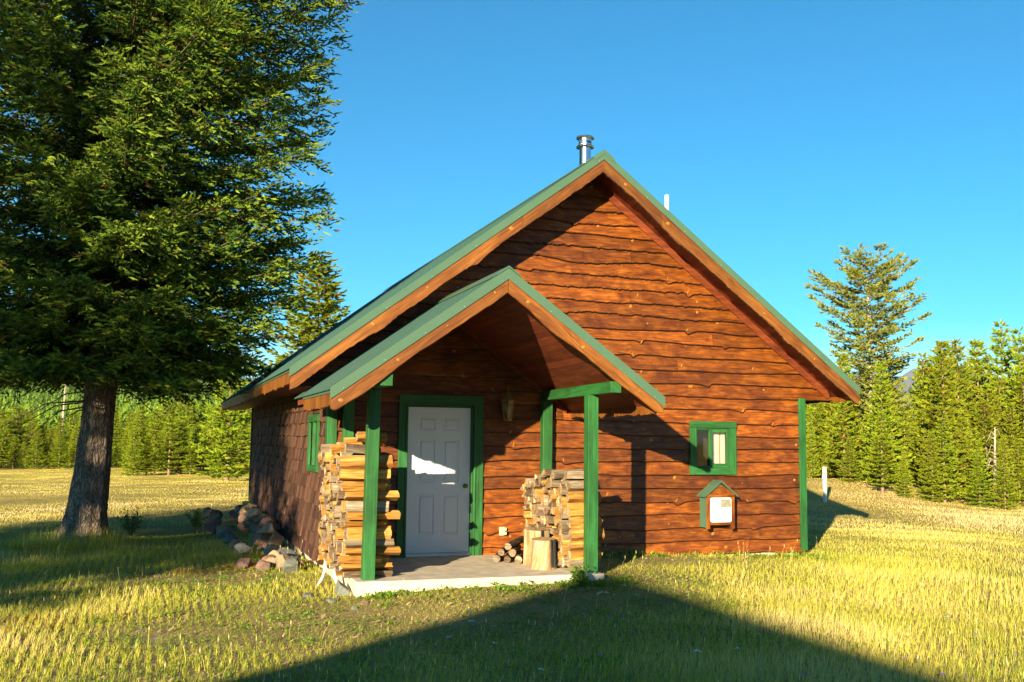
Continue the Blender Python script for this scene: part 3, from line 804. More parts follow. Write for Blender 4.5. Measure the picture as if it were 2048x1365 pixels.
mb = MB(); vs = hexa(.055, .02)+hexa(.089, .265); mb.add(vs, [(k, (k+1) % 6, 6+(k+1) % 6, 6+k) for k in range(6)]); mb.build('lantern_glass', M['lglass'], ln_)
mb = MB(); mb.lathe((0, -.135, .03), [(.018, 0), (.018, .05), (.024, .07), (.03, .1), (.02, .14), (.001, .15)], 14); mb.build('bulb', M['white'], ln_, smooth=True)

ln_.scale = (1.05, 1.05, 1.08)
ol = empty('wall_outlet', (2.50, -.045, .33), label='small beige outdoor outlet on the boards right of the door', cat='outlet')
mb = MB(); mb.box(-.05, .03, -.03, .0, -.06, .06); mb.build('cover_plate', M['beige'], ol, bevel=.006)
mb = MB(); mb.box(.0, .048, -.055, -.031, .008, .05); mb.box(.0, .048, -.055, -.031, -.05, -.008); mb.build('outlet_flap', M['beige'], ol, bevel=.005)

bx = empty('wall_box', (5.69, -.045, .33), label='little house shaped box with green tin roof and white front under the window', cat='box')
D = .20; wd = .48; hh = .49
mb = MB(); mb.box(.0, .012, -D+.02, 0, .01, hh+.02, 2); mb.box(.004, wd-.004, -D+.03, -.0, .04, .06); mb.box(wd-.012, wd, -D+.02, 0, .01, hh+.02, 2)
mb.build('side_panel', M['flash'], bx)
mb = MB()
for k in range(6): mb.box(-.006, -.0, -D+.03+k*.03, -D+.036+k*.03, .01, hh, 2)
mb.box(-.012, .006, -D-.003, -D+.018, .0, hh, 2)
mb.build('corrugation', M['flash'], bx)
mb = MB()
mb.box(.0, .055, -D-.02, -D+.018, -.01, hh-.02, 2, tint=.8); mb.box(wd-.055, wd, -D-.02, -D+.018, -.01, hh-.02, 2, tint=.8)
mb.box(.057, wd-.057, -D-.018, -D+.016, .05, .09, 0, tint=.7); mb.box(.0, wd, -D-.022, -D+.016, hh-.018, hh+.03, 0, tint=.7)
mb.add([(0.01, -D-.015, hh+.031), (wd-.01, -D-.015, hh+.031), (wd/2, -D-.015, .665), (.01, -.0, hh+.031), (wd-.01, -.0, hh+.031), (wd/2, -.0, .665)], [(0, 1, 2), (5, 4, 3), (0, 2, 5, 3), (1, 4, 5, 2)], 0, None, .2)
mb.build('box_frame', M['siding'], bx)
def rrect(x0, x1, z0, z1, r, y, n=6):
    pts = []
    for cx, cz, a in ((x1-r, z1-r, 0), (x0+r, z1-r, 90), (x0+r, z0+r, 180), (x1-r, z0+r, 270)):
        for k in range(n+1): th = R(a+90*k/n); pts.append((cx+r*math.cos(th), y, cz+r*math.sin(th)))
    return pts
mb = MB(); a = rrect(.058, wd-.06, .092, hh-.03, .03, -D-.024); b2 = [(x, -D, z) for x, y, z in a]; n = len(a)
mb.add(a+b2, [tuple(range(n))[::-1]]+[(i, n+i, n+(i+1) % n, (i+1) % n)[::-1] for i in range(n)]); dr = mb.build('door_panel', M['white'], bx)
M['meter'] = plain('meter_window', (.24, .23, .17), rough=.25, var=.35, vs=14)
mb = MB(); mb.box(.235, .41, -D-.028, -D-.0245, .315, .435); mb.build('meter_window', M['meter'], dr)
for s in (-1, 1):
    mb = MB(); vs = []; ww = wd/2+.05; mm = .78
    for (yy) in (-D-.05, .0):
        for d in (0, ww):
            for o in (.0, -.012): vs.append((wd/2+s*d, yy, hh+.215-mm*d+o))
    mb.add(vs, [(0, 1, 3, 2), (4, 6, 7, 5), (0, 2, 6, 4), (1, 5, 7, 3), (2, 3, 7, 6), (0, 4, 5, 1)], 0)
    for k in range(4):
        yk = -D-.05+k*.078; 
        p0 = (wd/2+s*.0, yk+.01, hh+.221); p1 = (wd/2+s*ww, yk+.01, hh+.221-mm*ww); mb.obox(p0, p1, .012, .012)
    if s < 0:
        mb.box(wd/2-.09, wd/2-.0, -D-.055, -.0, hh+.215-.09, hh+.215-.085)
    mb.build('tin_roof', M['flash'], bx)
mb = MB()
for s in (-1, 1):
    vs = []
    for yy in (-D-.056, .0):
        for d, o in ((0, .232), (.075, .232-.78*.075), (.075, .224-.78*.075), (0, .224)): vs.append((wd/2+s*d, yy, hh+o))
    mb.add(vs, [(0, 1, 2, 3), (7, 6, 5, 4), (0, 4, 5, 1), (1, 5, 6, 2), (2, 6, 7, 3)], 0)
mb.build('ridge_strip', M['flash'], bx)

# ------------------------------------------------------------------ firewood
def log_mesh(seed, w_, h_, L, grey, name='split_log'):
    rs = random.Random(seed); n = rs.choice((3, 3, 4, 4, 5)); mb = MB()
    a0 = rs.uniform(0, 6.28); pts = []
    for k in range(n):
        a = a0+2*math.pi*k/n+rs.uniform(-.28, .28)
        r = 1/max(abs(math.cos(a)), abs(math.sin(a)))*rs.uniform(.86, 1.06)
        pts.append((math.cos(a)*r*w_/2, math.sin(a)*r*h_/2))
    # refine outline so bark side is round-ish
    P2 = []
    bark_k = rs.randrange(n) if rs.random() < .45 else -1
    for k in range(n):
        p, q = pts[k], pts[(k+1) % n]; P2.append((p, k == bark_k))
        mx, my = (p[0]+q[0])/2, (p[1]+q[1])/2
        f = 1.14 if k == bark_k else rs.uniform(.95, 1.02); P2.append(((mx*f, my*f), k == bark_k))
    m_ = len(P2); segs = 6; vs = []; gc = []; rid = rs.random()*90
    ti = rs.random()
    tw = rs.uniform(-.12, .12)
    ly, lz = rs.uniform(-.02, .02), rs.uniform(-.01, .01)
    for i in range(segs+1):
        u = i/segs; x = (u-.5)*L
        th = tw*(u-.5); c_, s_ = math.cos(th), math.sin(th)
        for k, ((py, pz), _) in enumerate(P2):
            py2 = py*c_-pz*s_+rs.uniform(-.0022, .0022)+ly*(u-.5); pz2 = py*s_+pz*c_+rs.uniform(-.0022, .0022)+lz*(u-.5)
            dx = rs.uniform(-.006, .006) if i in (0, segs) else 0
            vs.append((x+dx, py2, pz2)); gc.append((x, k*.09, rid))
    for i in range(segs):
        for k in range(m_):
            f = (i*m_+k, i*m_+(k+1) % m_, (i+1)*m_+(k+1) % m_, (i+1)*m_+k)
            mb.f.append(f[::-1] if False else f); mb.m.append(1 if P2[k][1] else 0)
    mb.v += vs; mb.g += gc; mb.t += [ti]*len(vs)
    for i in (0, segs):
        ring = [vs[i*m_+k] for k in range(m_)]; c = tuple(np.mean(ring, 0))
        gv = [(q[1]*1.0, q[2], rid) for q in [c]+ring]
        fs = [(0, 1+k, 1+(k+1) % m_) for k in range(m_)]
        if i == segs: pass
        else: fs = [f[::-1] for f in fs]
        mb.add([c]+ring, fs, 2, gv, rs.random())
    me_o = mb.build(name, [M['loggrey'] if grey else M['log'], M['bark'], M['endg']])
    me = me_o.data; bpy.data.objects.remove(me_o); me.name = name
    return me
LOGS = {(g, k): log_mesh(100+k*3+g, .132+.012*(k % 2), .112+.008*(k % 3), .42, g) for g in (0, 1) for k in range(9)}
ORD = ['bottom', 'second', 'third', 'fourth', 'fifth', 'sixth', 'seventh', 'eighth', 'ninth', 'tenth', 'eleventh', 'twelfth', 'thirteenth', 'fourteenth', 'fifteenth']
POS = ['front', 'second', 'third', 'fourth', 'fifth', 'sixth', 'seventh', 'eighth', 'ninth', 'tenth', 'eleventh', 'twelfth', 'wall-side']
def place_log(x, y, z, L, grey, label, group, rz=0, ry=0, rx=0, sy=1, sz=1, key=None):
    o = bpy.data.objects.new('split_log', LOGS[(grey, random.randrange(9) if key is None else key)]); col.objects.link(o)
    o.location = (x, y, z); o.rotation_euler = (rx, ry, rz); o.scale = (L/.42, sy, sz)
    return tag(o, label, 'firewood', group)
def stack(xc, x_left, y0, y1, layers, topz, pg, side, group, step=.142, Lr=(.40, .56)):
    y = y0+.075; k = 0
    while y < y1-.05:
        wcol = step*random.uniform(.86, 1.16); z = 0.002; j = 0; tz = topz+random.uniform(-.05, .05)
        hs_ = []
        while sum(hs_) < tz: hs_.append(random.choice((.085, .10, .12, .13, .15, .17)))
        f_ = tz/sum(hs_)
        for h_ in hs_:
            h_ *= f_; grey = 1 if random.random() < pg(z/topz, k) else 0
            L = random.uniform(*Lr); xl = x_left+random.uniform(-.05, .05)-.03*(z/topz)
            lab = '%s split log, %s from the ground in the %s column of the %s porch stack' % ('grey' if grey else 'orange', ORD[min(j, 14)] if j else 'lowest', POS[min(k, 12)], side)
            place_log(xl+L/2, y+wcol/2-.07+random.uniform(-.012, .012), z+h_/2, L, grey, lab, group, rz=random.uniform(-.06, .06), ry=random.uniform(-.02, .02), rx=random.choice((0, math.pi)), sz=h_/.114*.97, sy=wcol/.136*random.uniform(.95, 1.05))
            z += h_; j += 1
        y += wcol; k += 1
GL = 'split logs stacked behind the left porch post'; GR = 'split logs stacked behind the right porch post'
stack(.2, -.11, -2.04, -.20, 10, 1.43, lambda h, k: .33 if k == 0 else .55, 'left', GL, Lr=(.48, .64))
stack(2.9, 2.72, -2.04, -.24, 8, 1.12, lambda h, k: (.15 if h < .75 else .7) if k == 0 else (.45 if h < .6 else .6), 'right', GR, Lr=(.40, .50))
for i, (x, y, z, L, g, rz, ry, lab) in enumerate([
    (.10, -1.90, 1.49, .42, 1, .05, .03, 'cracked grey log, front one lying loose on top of the left stack'),
    (.14, -1.74, 1.57, .46, 0, -.12, -.06, 'orange log resting on the cracked grey one, left porch stack'),
    (.20, -1.93, 1.63, .36, 0, .1, .0, 'short orange log, the highest of all, behind the left post'),
    (.00, -1.45, 1.50, .44, 0, .2, -.05, 'slanted orange log lying along the left stack top'),
    (-.02, -1.15, 1.49, .5, 1, -.1, .02, 'grey slab lying across the rear of the left stack top'),
    (.22, -.62, 1.50, .4, 1, .3, 0, 'grey log lying crosswise over the middle of the left stack'),
    (2.86, -1.6, 1.19, .46, 1, .12, -.04, 'long grey log lying loose on the right stack top'),
    (2.92, -1.85, 1.18, .40, 1, -.05, .0, 'grey bark log lying loose at the right stack front'),
    (2.84, -1.2, 1.18, .38, 1, .3, .05, 'grey log lying aslant at the right stack rear')]):
    place_log(x, y, z, L, g, lab, GL if x < 1 else GR, rz=rz, ry=ry, key=i % 9)
# low pile of round sticks at the wall, left of the stumps
GP = 'round sticks piled low beside the chopping stumps'
def stick(p0, p1, r, lab):
    p0 = Vector(p0); p1 = Vector(p1); c = (p0+p1)/2; d = p1-p0
    mb = MB(); n = 12; L = d.length; vs = []; gc = []; rid = random.random()*80
    for i in range(7):
        u = (i/6-.5)*L
        for k in range(n):
            th = 2*math.pi*k/n; rr = r*(1+.06*math.sin(th*3+rid)+random.uniform(-.03, .03)); vs.append((u, rr*math.cos(th), rr*math.sin(th))); gc.append((u, th*.12, rid))
    mb.add(vs, [(i*n+k, i*n+(k+1) % n, (i+1)*n+(k+1) % n, (i+1)*n+k) for i in range(6) for k in range(n)], 0, gc, random.random())
    for i, o in ((0, -1), (6, 1)):
        ring = [vs[i*n+k] for k in range(n)]
        mb.add([(o*L/2, 0, 0)]+ring, [(0, 1+k, 1+(k+1) % n)[::o] for k in range(n)], 1, [(q[1], q[2], rid) for q in [(0, 0, 0)]+ring], random.random())
    o = mb.build('firewood_stick', [M['bark'], M['loggrey']], label=lab, cat='firewood', group=GP)
    o.location = c; o.rotation_euler = d.to_track_quat('X', 'Z').to_euler()
stick((2.36, -1.12, .05), (2.66, -.45, .05), .052, 'thick round stick lying at the bottom right of the low pile')
stick((2.24, -1.02, .045), (2.52, -.38, .045), .046, 'round stick lying on the slab in the middle of the low pile')
stick((2.13, -.90, .05), (2.40, -.3, .05), .05, 'pale ended round stick at the far left of the low pile')
stick((2.30, -1.05, .135), (2.60, -.42, .14), .05, 'upper right stick resting on two others in the low pile')
stick((2.18, -.94, .13), (2.48, -.35, .135), .045, 'upper left stick resting on two others in the low pile')
stick((2.26, -.98, .21), (2.66, -.45, .25), .048, 'topmost stick sloping up towards the pale stump')
def stump(name, x, y, r0, r1, h, mats, lab, seed):
    rs = random.Random(seed); n = 40; mb = MB(); H_ = 8; rid = rs.random()*9
    ph = [rs.uniform(0, 6.28) for _ in range(4)]
    vs = []; gc = []
    for i in range(H_+1):
        u = i/H_; r = r0+(r1-r0)*u+.02*max(0, .15-u)
        for k in range(n):
            th = 2*math.pi*k/n
            rr = r*(1+.05*math.sin(2*th+ph[0])+.03*math.sin(5*th+ph[1])+.012*math.sin(13*th+ph[2])+rs.uniform(-.006, .006))
            vs.append((rr*math.cos(th), rr*math.sin(th), h*u+(.012*math.sin(th+ph[3]) if i == H_ else 0))); gc.append((h*u, th*r, rid))
    mb.add(vs, [(i*n+k, i*n+(k+1) % n, (i+1)*n+(k+1) % n, (i+1)*n+k) for i in range(H_) for k in range(n)], 0, gc, .6)
    ring = [vs[H_*n+k] for k in range(n)]; mb.add([(0, 0, h)]+ring, [(0, 1+k, 1+(k+1) % n) for k in range(n)], 1, [(q[0], q[1], rid) for q in [(0, 0, 0)]+ring], .7)
    for k in range(3): # drying cracks
        th = rs.uniform(3.6, 5.6); c_ = r0*1.0
        mb.obox((c_*math.cos(th), c_*math.sin(th), .03), (r1*1.005*math.cos(th), r1*1.005*math.sin(th), h), .006, .03, 2)
    o = mb.build(name, mats, smooth=False, label=lab, cat='stump'); o.location = (x, y, 0.001)
stump('chopping_stump', 2.50, -1.66, .165, .15, .37, [M['stump'], M['endg'], M['dark']], 'shorter brown cracked stump standing in front of the taller pale one', 4)
stump('chopping_stump', 2.56, -1.28, .165, .16, .46, [M['stump'], M['endg'], M['dark']], 'taller pale stump standing behind the short brown one', 9)

# ------------------------------------------------------------------ rocks, bones
def rock_mesh(seed):
    rs = random.Random(seed); bm = bmesh.new(); bmesh.ops.create_icosphere(bm, subdivisions=3, radius=1)
    planes = []
    for _ in range(13):
        v = Vector((rs.gauss(0, 1), rs.gauss(0, 1), rs.gauss(0, 1))).normalized(); planes.append((v, rs.uniform(.5, .85)))
    from mathutils import noise as mn
    for v in bm.verts:
        p = v.co.copy()
        for n_, d in planes:
            e = p.dot(n_)-d
            if e > 0: p -= n_*e
        v.co = p*(1+.06*mn.noise(p*3+Vector((seed, 0, 0)))+.03*mn.noise(p*9))
    for f in bm.faces: f.smooth = False
    me = bpy.data.meshes.new('rock'); bm.to_mesh(me); bm.free(); me.materials.append(M['rock']); return me
RK = [rock_mesh(40+i) for i in range(8)]
rr_ = random.Random(12)
rocks = []
def put_rock(x, y, z, s, lab, grp='stones piled along the shingled side wall', k=None, fl=.7):
    o = bpy.data.objects.new('rock', RK[rr_.randrange(8) if k is None else k]); col.objects.link(o)
    o.location = (x, y, z); o.scale = (s*rr_.uniform(.85, 1.2), s*rr_.uniform(.85, 1.15), s*fl*rr_.uniform(.85, 1.1)); o.rotation_euler = (rr_.uniform(-.3, .3), rr_.uniform(-.3, .3), rr_.uniform(0, 6.28))
    tag(o, lab, 'rock', grp)
# heap climbing the back half of the side wall
n_r = 0
for row_, (cnt, zz) in enumerate(((24, -.20), (18, -.07), (11, .05))):
    for i in range(cnt):
        y = 2.6+row_*.45+(i/(cnt-1))*(8.6-row_*1.6)+rr_.uniform(-.12, .12)
        x = -.28-(.55 if row_ == 0 and i % 2 else 0)-rr_.uniform(0, .2)+row_*.03
        s = rr_.uniform(.13, .22)
        put_rock(x, y, zz+s*.2, s, 'stone in the %s course of the shaded heap along the side wall, %s' % (('lowest', 'middle', 'top')[row_], 'part way back' if .25 < i/cnt < .75 else ('near end' if i/cnt <= .25 else 'far end')))
near = [(-.25, .95, .17, 'pinkish stone touching the side wall by the stack'), (-.48, .70, .20, 'large pale tan stone in the sunlit end of the heap'), (-.70, 1.15, .18, 'rounded orange stone at the sunlit heap end'),
        (-.42, .28, .24, 'largest pointed pink stone in the sunlit end of the heap'), (-.80, .75, .18, 'broad pink stone left of the largest pointed one'), (-.5, 1.5, .18, 'greenish stone half in the shade behind the sunlit ones'),
        (-.28, 1.9, .2, 'reddish stone leaning on the wall above the greenish one'), (-1.05, 1.05, .16, 'tan stone at the left tip of the sunlit heap end'), (-.62, .98, .15, 'yellow stone wedged between the pink ones')]
for x, y, s, lab in near: put_rock(x*.85-.05, y, float(ground_z(x, y))+s*.3, s*.78, lab, 'sunlit stones at the near end of the heap', fl=.85)
put_rock(-.28, -1.15, -.22, .17, 'brown slab of stone in front of the left stack foot', 'loose stones by the slab corner', fl=.45)
put_rock(-.16, -1.75, -.24, .13, 'tan stone lying left of the slab corner', 'loose stones by the slab corner', fl=.5)
put_rock(-.10, -2.02, -.17, .12, 'upright yellow stone leaning on the slab corner', 'loose stones by the slab corner', fl=1.5)
for x, y, s in ((-.5, -2.0, .09), (-.3, -2.4, .07), (.0, -2.7, .06), (-.7, -1.6, .06), (-.15, -2.95, .05)):
    put_rock(x, y, float(ground_z(x, y))+.01, s, 'small flat stone in the dirt near the slab corner', 'loose stones by the slab corner', fl=.5)
def bone(pts, rad, lab):
    mb = MB(); mb.tube(pts, rad, 10); mb.build('bone', M['bone'], smooth=True, label=lab, cat='bone')
bone([(-.20, -1.25, .12), (-.20, -1.27, .02), (-.23, -1.33, -.07), (-.31, -1.42, -.15)], [.012, .026, .026, .006], 'white curved bone leaning at the left stack foot, nearer the wall')
bone([(-.13, -1.55, .06), (-.13, -1.60, -.03), (-.10, -1.68, -.11), (-.04, -1.80, -.17)], [.012, .032, .028, .010], 'white curved bone at the stack foot, pointing to the slab corner')

# ------------------------------------------------------------------ marker post at the right
mp = empty('marker_post', (16.84, 11.93, float(ground_z(16.84, 11.93))), .2, label='thin white wooden marker post with a small white plate in the right meadow', cat='post')
mb = MB(); mb.box(-.042, .042, -.04, .04, -.2, 1.05, 2); mb.build('post', M['bone'], mp, bevel=.004)
mb = MB(); mb.box(-.16, -.0, -.085, -.046, .68, .82); mb.build('plate', M['white'], mp, bevel=.004)

# ------------------------------------------------------------------ conifers
def rot_about(d, ax, th):
    c, s = np.cos(th)[..., None], np.sin(th)[..., None]
    return d*c+np.cross(ax, d)*s+ax*np.sum(ax*d, -1, keepdims=True)*(1-c)
def needles(P, D, L, T, k, nl, nw, r, ang=.9, bw=.016):
    """brush-like sprigs: k thin triangles round each shoot"""
    n = len(P); D = D/np.linalg.norm(D, axis=1, keepdims=True)
    ref = np.where(np.abs(D[:, 2:3]) < .9, np.array([[0, 0, 1.]]), np.array([[1., 0, 0]]))
    A = np.cross(D, ref); A /= np.linalg.norm(A, axis=1, keepdims=True); B = np.cross(D, A)
    u = r.uniform(0, 1, (n, k)); th = r.uniform(0, 2*np.pi, (n, k))
    rad = A[:, None]*np.cos(th)[..., None]+B[:, None]*np.sin(th)[..., None]
    base = P[:, None]+D[:, None]*(u*L[:, None])[..., None]
    an = ang*r.uniform(.7, 1.2, (n, k))[..., None]
    dirn = D[:, None]*np.cos(an)+rad*np.sin(an)
    ln = nl*r.uniform(.75, 1.2, (n, k))[..., None]
    tip = base+dirn*ln
    sd = np.cross(dirn, r.normal(size=(n, k, 3))); sd /= np.linalg.norm(sd, axis=2, keepdims=True)
    mid = base+dirn*ln*.35
    V = np.stack([base-sd*nw*.25, mid+sd*nw*.6, tip, ], 2)
    V2 = np.stack([mid-sd*nw*.6, mid+sd*nw*.6, tip], 2)
    V = np.stack([base, mid-sd*nw*.5, tip, mid+sd*nw*.5], 2)
    # the sprig's own body: crossed slim blades
    bo = []
    for q in range(3):
        a_ = q*np.pi/3+r.uniform(0, .6, (n, 1)); s_ = A*np.cos(a_)+B*np.sin(a_); e = P+D*L[:, None]*1.08
        bo.append(np.stack([P, P+D*(L*.45)[:, None]-s_*bw, e, P+D*(L*.45)[:, None]+s_*bw], 1))
    Vb = np.stack(bo, 1).reshape(-1, 3)
    return np.concatenate([V.reshape(-1, 3), Vb]), np.concatenate([np.repeat(T, k), np.repeat(T, 3)])
def conifer(seed, H, zb, Rf, nlimb, nsec, dsh, sh_len, k, nl, nw, droop=.25, lift=.15, e0=(-.15, .5), lean=(0, 0), dead=.06, trunk_r=.12, secf=.28, top=None, limb_r=.02, name='crown', sag=.35, fmat='spruce', zmin_bare=0, tmat='twig', zpow=1.0, bw=.016, wh=.3, tmin=.06):
    r = np.random.default_rng(seed); Ps, Ds, Ls, Ts = [], [], [], []; tw = MB()
    axis_at = lambda z: np.array([lean[0]*z, lean[1]*z, z])
    for i in range(nlimb):
        q = (i+r.uniform(0, 1))/nlimb; q = q**zpow
        z = zb+(H-zb)*q*.985; f = (z-zb)/(H-zb)
        z = zb+max(0, round((z-zb)/wh)*wh+r.normal(0, wh*.12)); z = min(z, H*.985); f = (z-zb)/(H-zb)
        L = Rf(z, f)*r.uniform(.72, 1.08)
        if L < .05: continue
        az = i*2.39996+r.uniform(-.4, .4); e = e0[0]+(e0[1]-e0[0])*f+r.uniform(-.1, .1)
        hd = np.array([math.cos(az), math.sin(az), 0])
        nt_ = 9; t_ = np.linspace(0, 1, nt_)
        dr_ = droop*(1-.6*f)
        pts = axis_at(z)+hd*(L*t_[:, None]*(1-.06*t_[:, None]))+np.array([0, 0, 1.])*(L*(math.sin(e)*t_-dr_*t_**2+lift*t_**3))[:, None]
        side0 = np.cross([0, 0, 1.], hd); pts += side0*(L*r.uniform(-.1, .1)*t_**2)[:, None]
        tw.tube(pts[::2], [limb_r*.7*(L/3)**.7*(1-.85*x)+.002 for x in t_[::2]], 5, caps=False)
        ts = r.uniform(tmin, 1, nsec); ts.sort()
        ns = max(2, int(nsec*min(1, L/max(.5, Rf(zb+.2*(H-zb), .2)))))
        ts = ts[np.linspace(0, nsec-1, ns).astype(int)]
        for j, t in enumerate(ts):
            x = t*(nt_-1); a = int(min(x, nt_-2)); p = pts[a]+(pts[a+1]-pts[a])*(x-a); tg = pts[a+1]-pts[a]; tg /= np.linalg.norm(tg)
            sgn = 1 if j % 2 else -1
            angs = r.uniform(.7, 1.15)*(1-.55*t**3)
            d = tg*math.cos(angs)+np.cross([0, 0, 1.], tg)*sgn*math.sin(angs); d[2] += r.uniform(-sag, .32)
            d /= np.linalg.norm(d)
            ls = max(.12, L*secf*r.uniform(.6, 1.15)*(1-t)**.35*(.45+t) if t < .93 else L*.08)
            m_ = max(2, int(ls/dsh))
            uu = (np.arange(m_)+r.uniform(0, 1, m_))/m_
            bp = p+d*(ls*uu)[:, None]; bp[:, 2] -= sag*.5*ls*uu**2
            if k > 9: tw.tube([p, p+d*ls*.5-np.array([0, 0, sag*.125*ls]), p+d*ls-np.array([0, 0, sag*.5*ls])], [.006, .004, .002], 3, caps=False)
            sg = np.where(np.arange(m_) % 2, 1, -1)
            an = r.uniform(.35, .95, m_)*sg
            up_ = np.cross(np.cross(d, [0, 0, 1.]), d); up_ /= np.linalg.norm(up_)+1e-9
            dd = rot_about(np.repeat(d[None], m_, 0), np.repeat(up_[None], m_, 0), an)
            dd[:, 2] += r.uniform(-.45, .45, m_)*(.6+sag)
            dl = sh_len*r.uniform(.6, 1.2, m_)
            Ps.append(bp); Ds.append(dd); Ls.append(dl)
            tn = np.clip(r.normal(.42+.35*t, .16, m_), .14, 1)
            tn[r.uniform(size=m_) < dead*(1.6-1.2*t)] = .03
            Ts.append(tn)
    P = np.concatenate(Ps); D = np.concatenate(Ds); Lq = np.concatenate(Ls); T = np.concatenate(Ts)
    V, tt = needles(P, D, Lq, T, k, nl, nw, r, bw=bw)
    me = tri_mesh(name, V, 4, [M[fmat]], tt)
    # trunk
    pr = np.linspace(0, 1, 14); tb = MB()
    zz = pr*H*.98
    tb.tube([axis_at(z_) for z_ in zz], [trunk_r*(1-.93*q_)+.006 for q_ in pr], 10, caps=False)
    tb.v += []; o = len(tb.v); tb.f += [tuple(i+o for i in f) for f in tw.f]; tb.m += tw.m; tb.v += tw.v; tb.g += tw.g; tb.t += tw.t
    ob = tb.build('trunk', M[tmat], smooth=True); tme = ob.data; bpy.data.objects.remove(ob)
    return me, tme
def tree(name, meshes, loc, rz=0, s=1, sz=None, **kw):
    root = empty(name, loc, rz, **kw); root.scale = (s, s, sz or s)
    link('crown', meshes[0], root); link('trunk', meshes[1], root)
    return root

# the big spruce, left foreground
BX, BY = -3.35, 5.68
def bigR(z, f):
    return float(np.interp(z, [2.5, 3.0, 3.6, 4.6, 6, 10, 13, 17, 20, 22], [1.9, 2.7, 3.15, 3.7, 3.98, 3.82, 3.45, 2.4, 1.2, .2]))
def big_spruce():
    root = empty('big_spruce', (BX, BY, float(ground_z(BX, BY))-.02), label='huge dark spruce with drooping boughs and a bare thick trunk at the left', cat='tree')
    cm, tm = conifer(21, 21.5, 3.1, bigR, 760, 54, .056, .15, 5, .036, .014, bw=.0175, droop=.32, lift=.26, e0=(.0, .75), lean=(.055, 0), dead=.07, trunk_r=.04, secf=.25, sag=.5, limb_r=.022, zpow=1.55, wh=.52)
    link('crown', cm, root)
    mb = MB()   # bole with root flare
    n = 64; zs = np.concatenate([np.linspace(0, .7, 16), np.linspace(.8, 21, 90)]); vs = []; rb = random.Random(2)
    ph = [rb.uniform(0, 6.28) for _ in range(6)]
    for z in zs:
        base = .315*(1-z/23)**1.5; fl = .30*math.exp(-z/.17)+.06*math.exp(-z/.8)
        for k in range(n):
            th = 2*math.pi*k/n
            lob = 1+.55*max(0, math.sin(3*th+ph[0]))**2+.35*max(0, math.sin(5*th+ph[1]))**2
            rr = base+fl*lob*.62+.012*math.sin(7*th+ph[2]+z*.6)+.008*math.sin(13*th+ph[3]-z)+rb.uniform(-.007, .007)
            vs.append((.055*z+rr*math.cos(th)+.02*math.sin(z*.9), rr*math.sin(th), z-.05))
    mb.add(vs, [(i*n+k, i*n+(k+1) % n, (i+1)*n+(k+1) % n, (i+1)*n+k) for i in range(len(zs)-1) for k in range(n)], 0)
    # dead stubs and hanging bare twigs below the crown
    for _ in range(26):
        z = rb.uniform(2.1, 6); a = rb.uniform(0, 6.28); L = rb.uniform(.4, 2.2)
        mb.tube([(.055*z, 0, z), (.055*z+math.cos(a)*L*.5, math.sin(a)*L*.5, z-.05*L), (.055*z+math.cos(a)*L, math.sin(a)*L, z-.32*L)], [.022, .012, .003], 6)
    tr = mb.build('trunk', M['bark2'], root, smooth=True)
    o = link('limbs', tm, tr)
    return cm, tm
big_cm, big_tm = big_spruce()

# trees out of frame towards the sun, whose shade lies over trunk, side wall and grass
sh = conifer(5, 14.6, .9, lambda z, f: float(np.interp(z, [.9, 2, 4.5, 7, 9, 12, 14.6], [4.2, 4.9, 4.9, 3.7, 2.5, 1.5, .1])), 230, 24, .14, .32, 6, .11, .045, bw=.05, droop=.25, lift=.15, trunk_r=.25, sag=.4)
def at_ns(n, s): return (n*.7744+s*.6327, -n*.6327+s*.7744)
x, y = at_ns(-6.1, -24); tree('spruce', sh, (x, y, -.3), 0, 1.0, 1.27, label='dark spruce standing alone out of the picture towards the low sun', cat='tree')

x, y = at_ns(-3.6, -19.5); tree('spruce', sh, (x, y, -.3), 2, .60, label='middle sized dark spruce out of the picture, nearest the photographer', cat='tree')
x, y = at_ns(-8.6, -21); tree('spruce', sh, (x, y, -.3), 4, .66, label='middle sized dark spruce out of the picture, farther left', cat='tree')

# twin cabin behind the camera (its roof throws the gable-shaped shade on the front grass)
tx, ty = at_ns(3.71, 1.397-27.6); tx += .12
tw = empty('neighbour_cabin', (tx, ty, 0), label='second brown cabin with green gabled roof behind the photographer', cat='cabin')
mb = MB(); mb.box(-3.8, 3.8, -12, -.63, -.5, 3.2, 0); mb.add([(-3.8, -.63, 3.2), (3.8, -.63, 3.2), (0, -.63, 5.6), (-3.8, -12, 3.2), (3.8, -12, 3.2), (0, -12, 5.6)], [(0, 1, 2), (5, 4, 3)])
mb.build('wall', M['siding'], tw)
for s in (-1, 1):
    mb = MB(); vs = []
    for yy in (-12.6, 0):
        for d in (0, 4.44):
            for o in (0, -.2): vs.append((s*d, yy, RH-.60*d+o))
    mb.add(vs, [(0, 1, 3, 2), (4, 6, 7, 5), (0, 2, 6, 4), (1, 5, 7, 3), (2, 3, 7, 6), (0, 4, 5, 1)]); mb.build('roof', M['metal'], tw)
mb = MB(); mb.box(-.5, .45, -.65, -.60, 0, 2.1); mb.build('door', M['door'], tw)

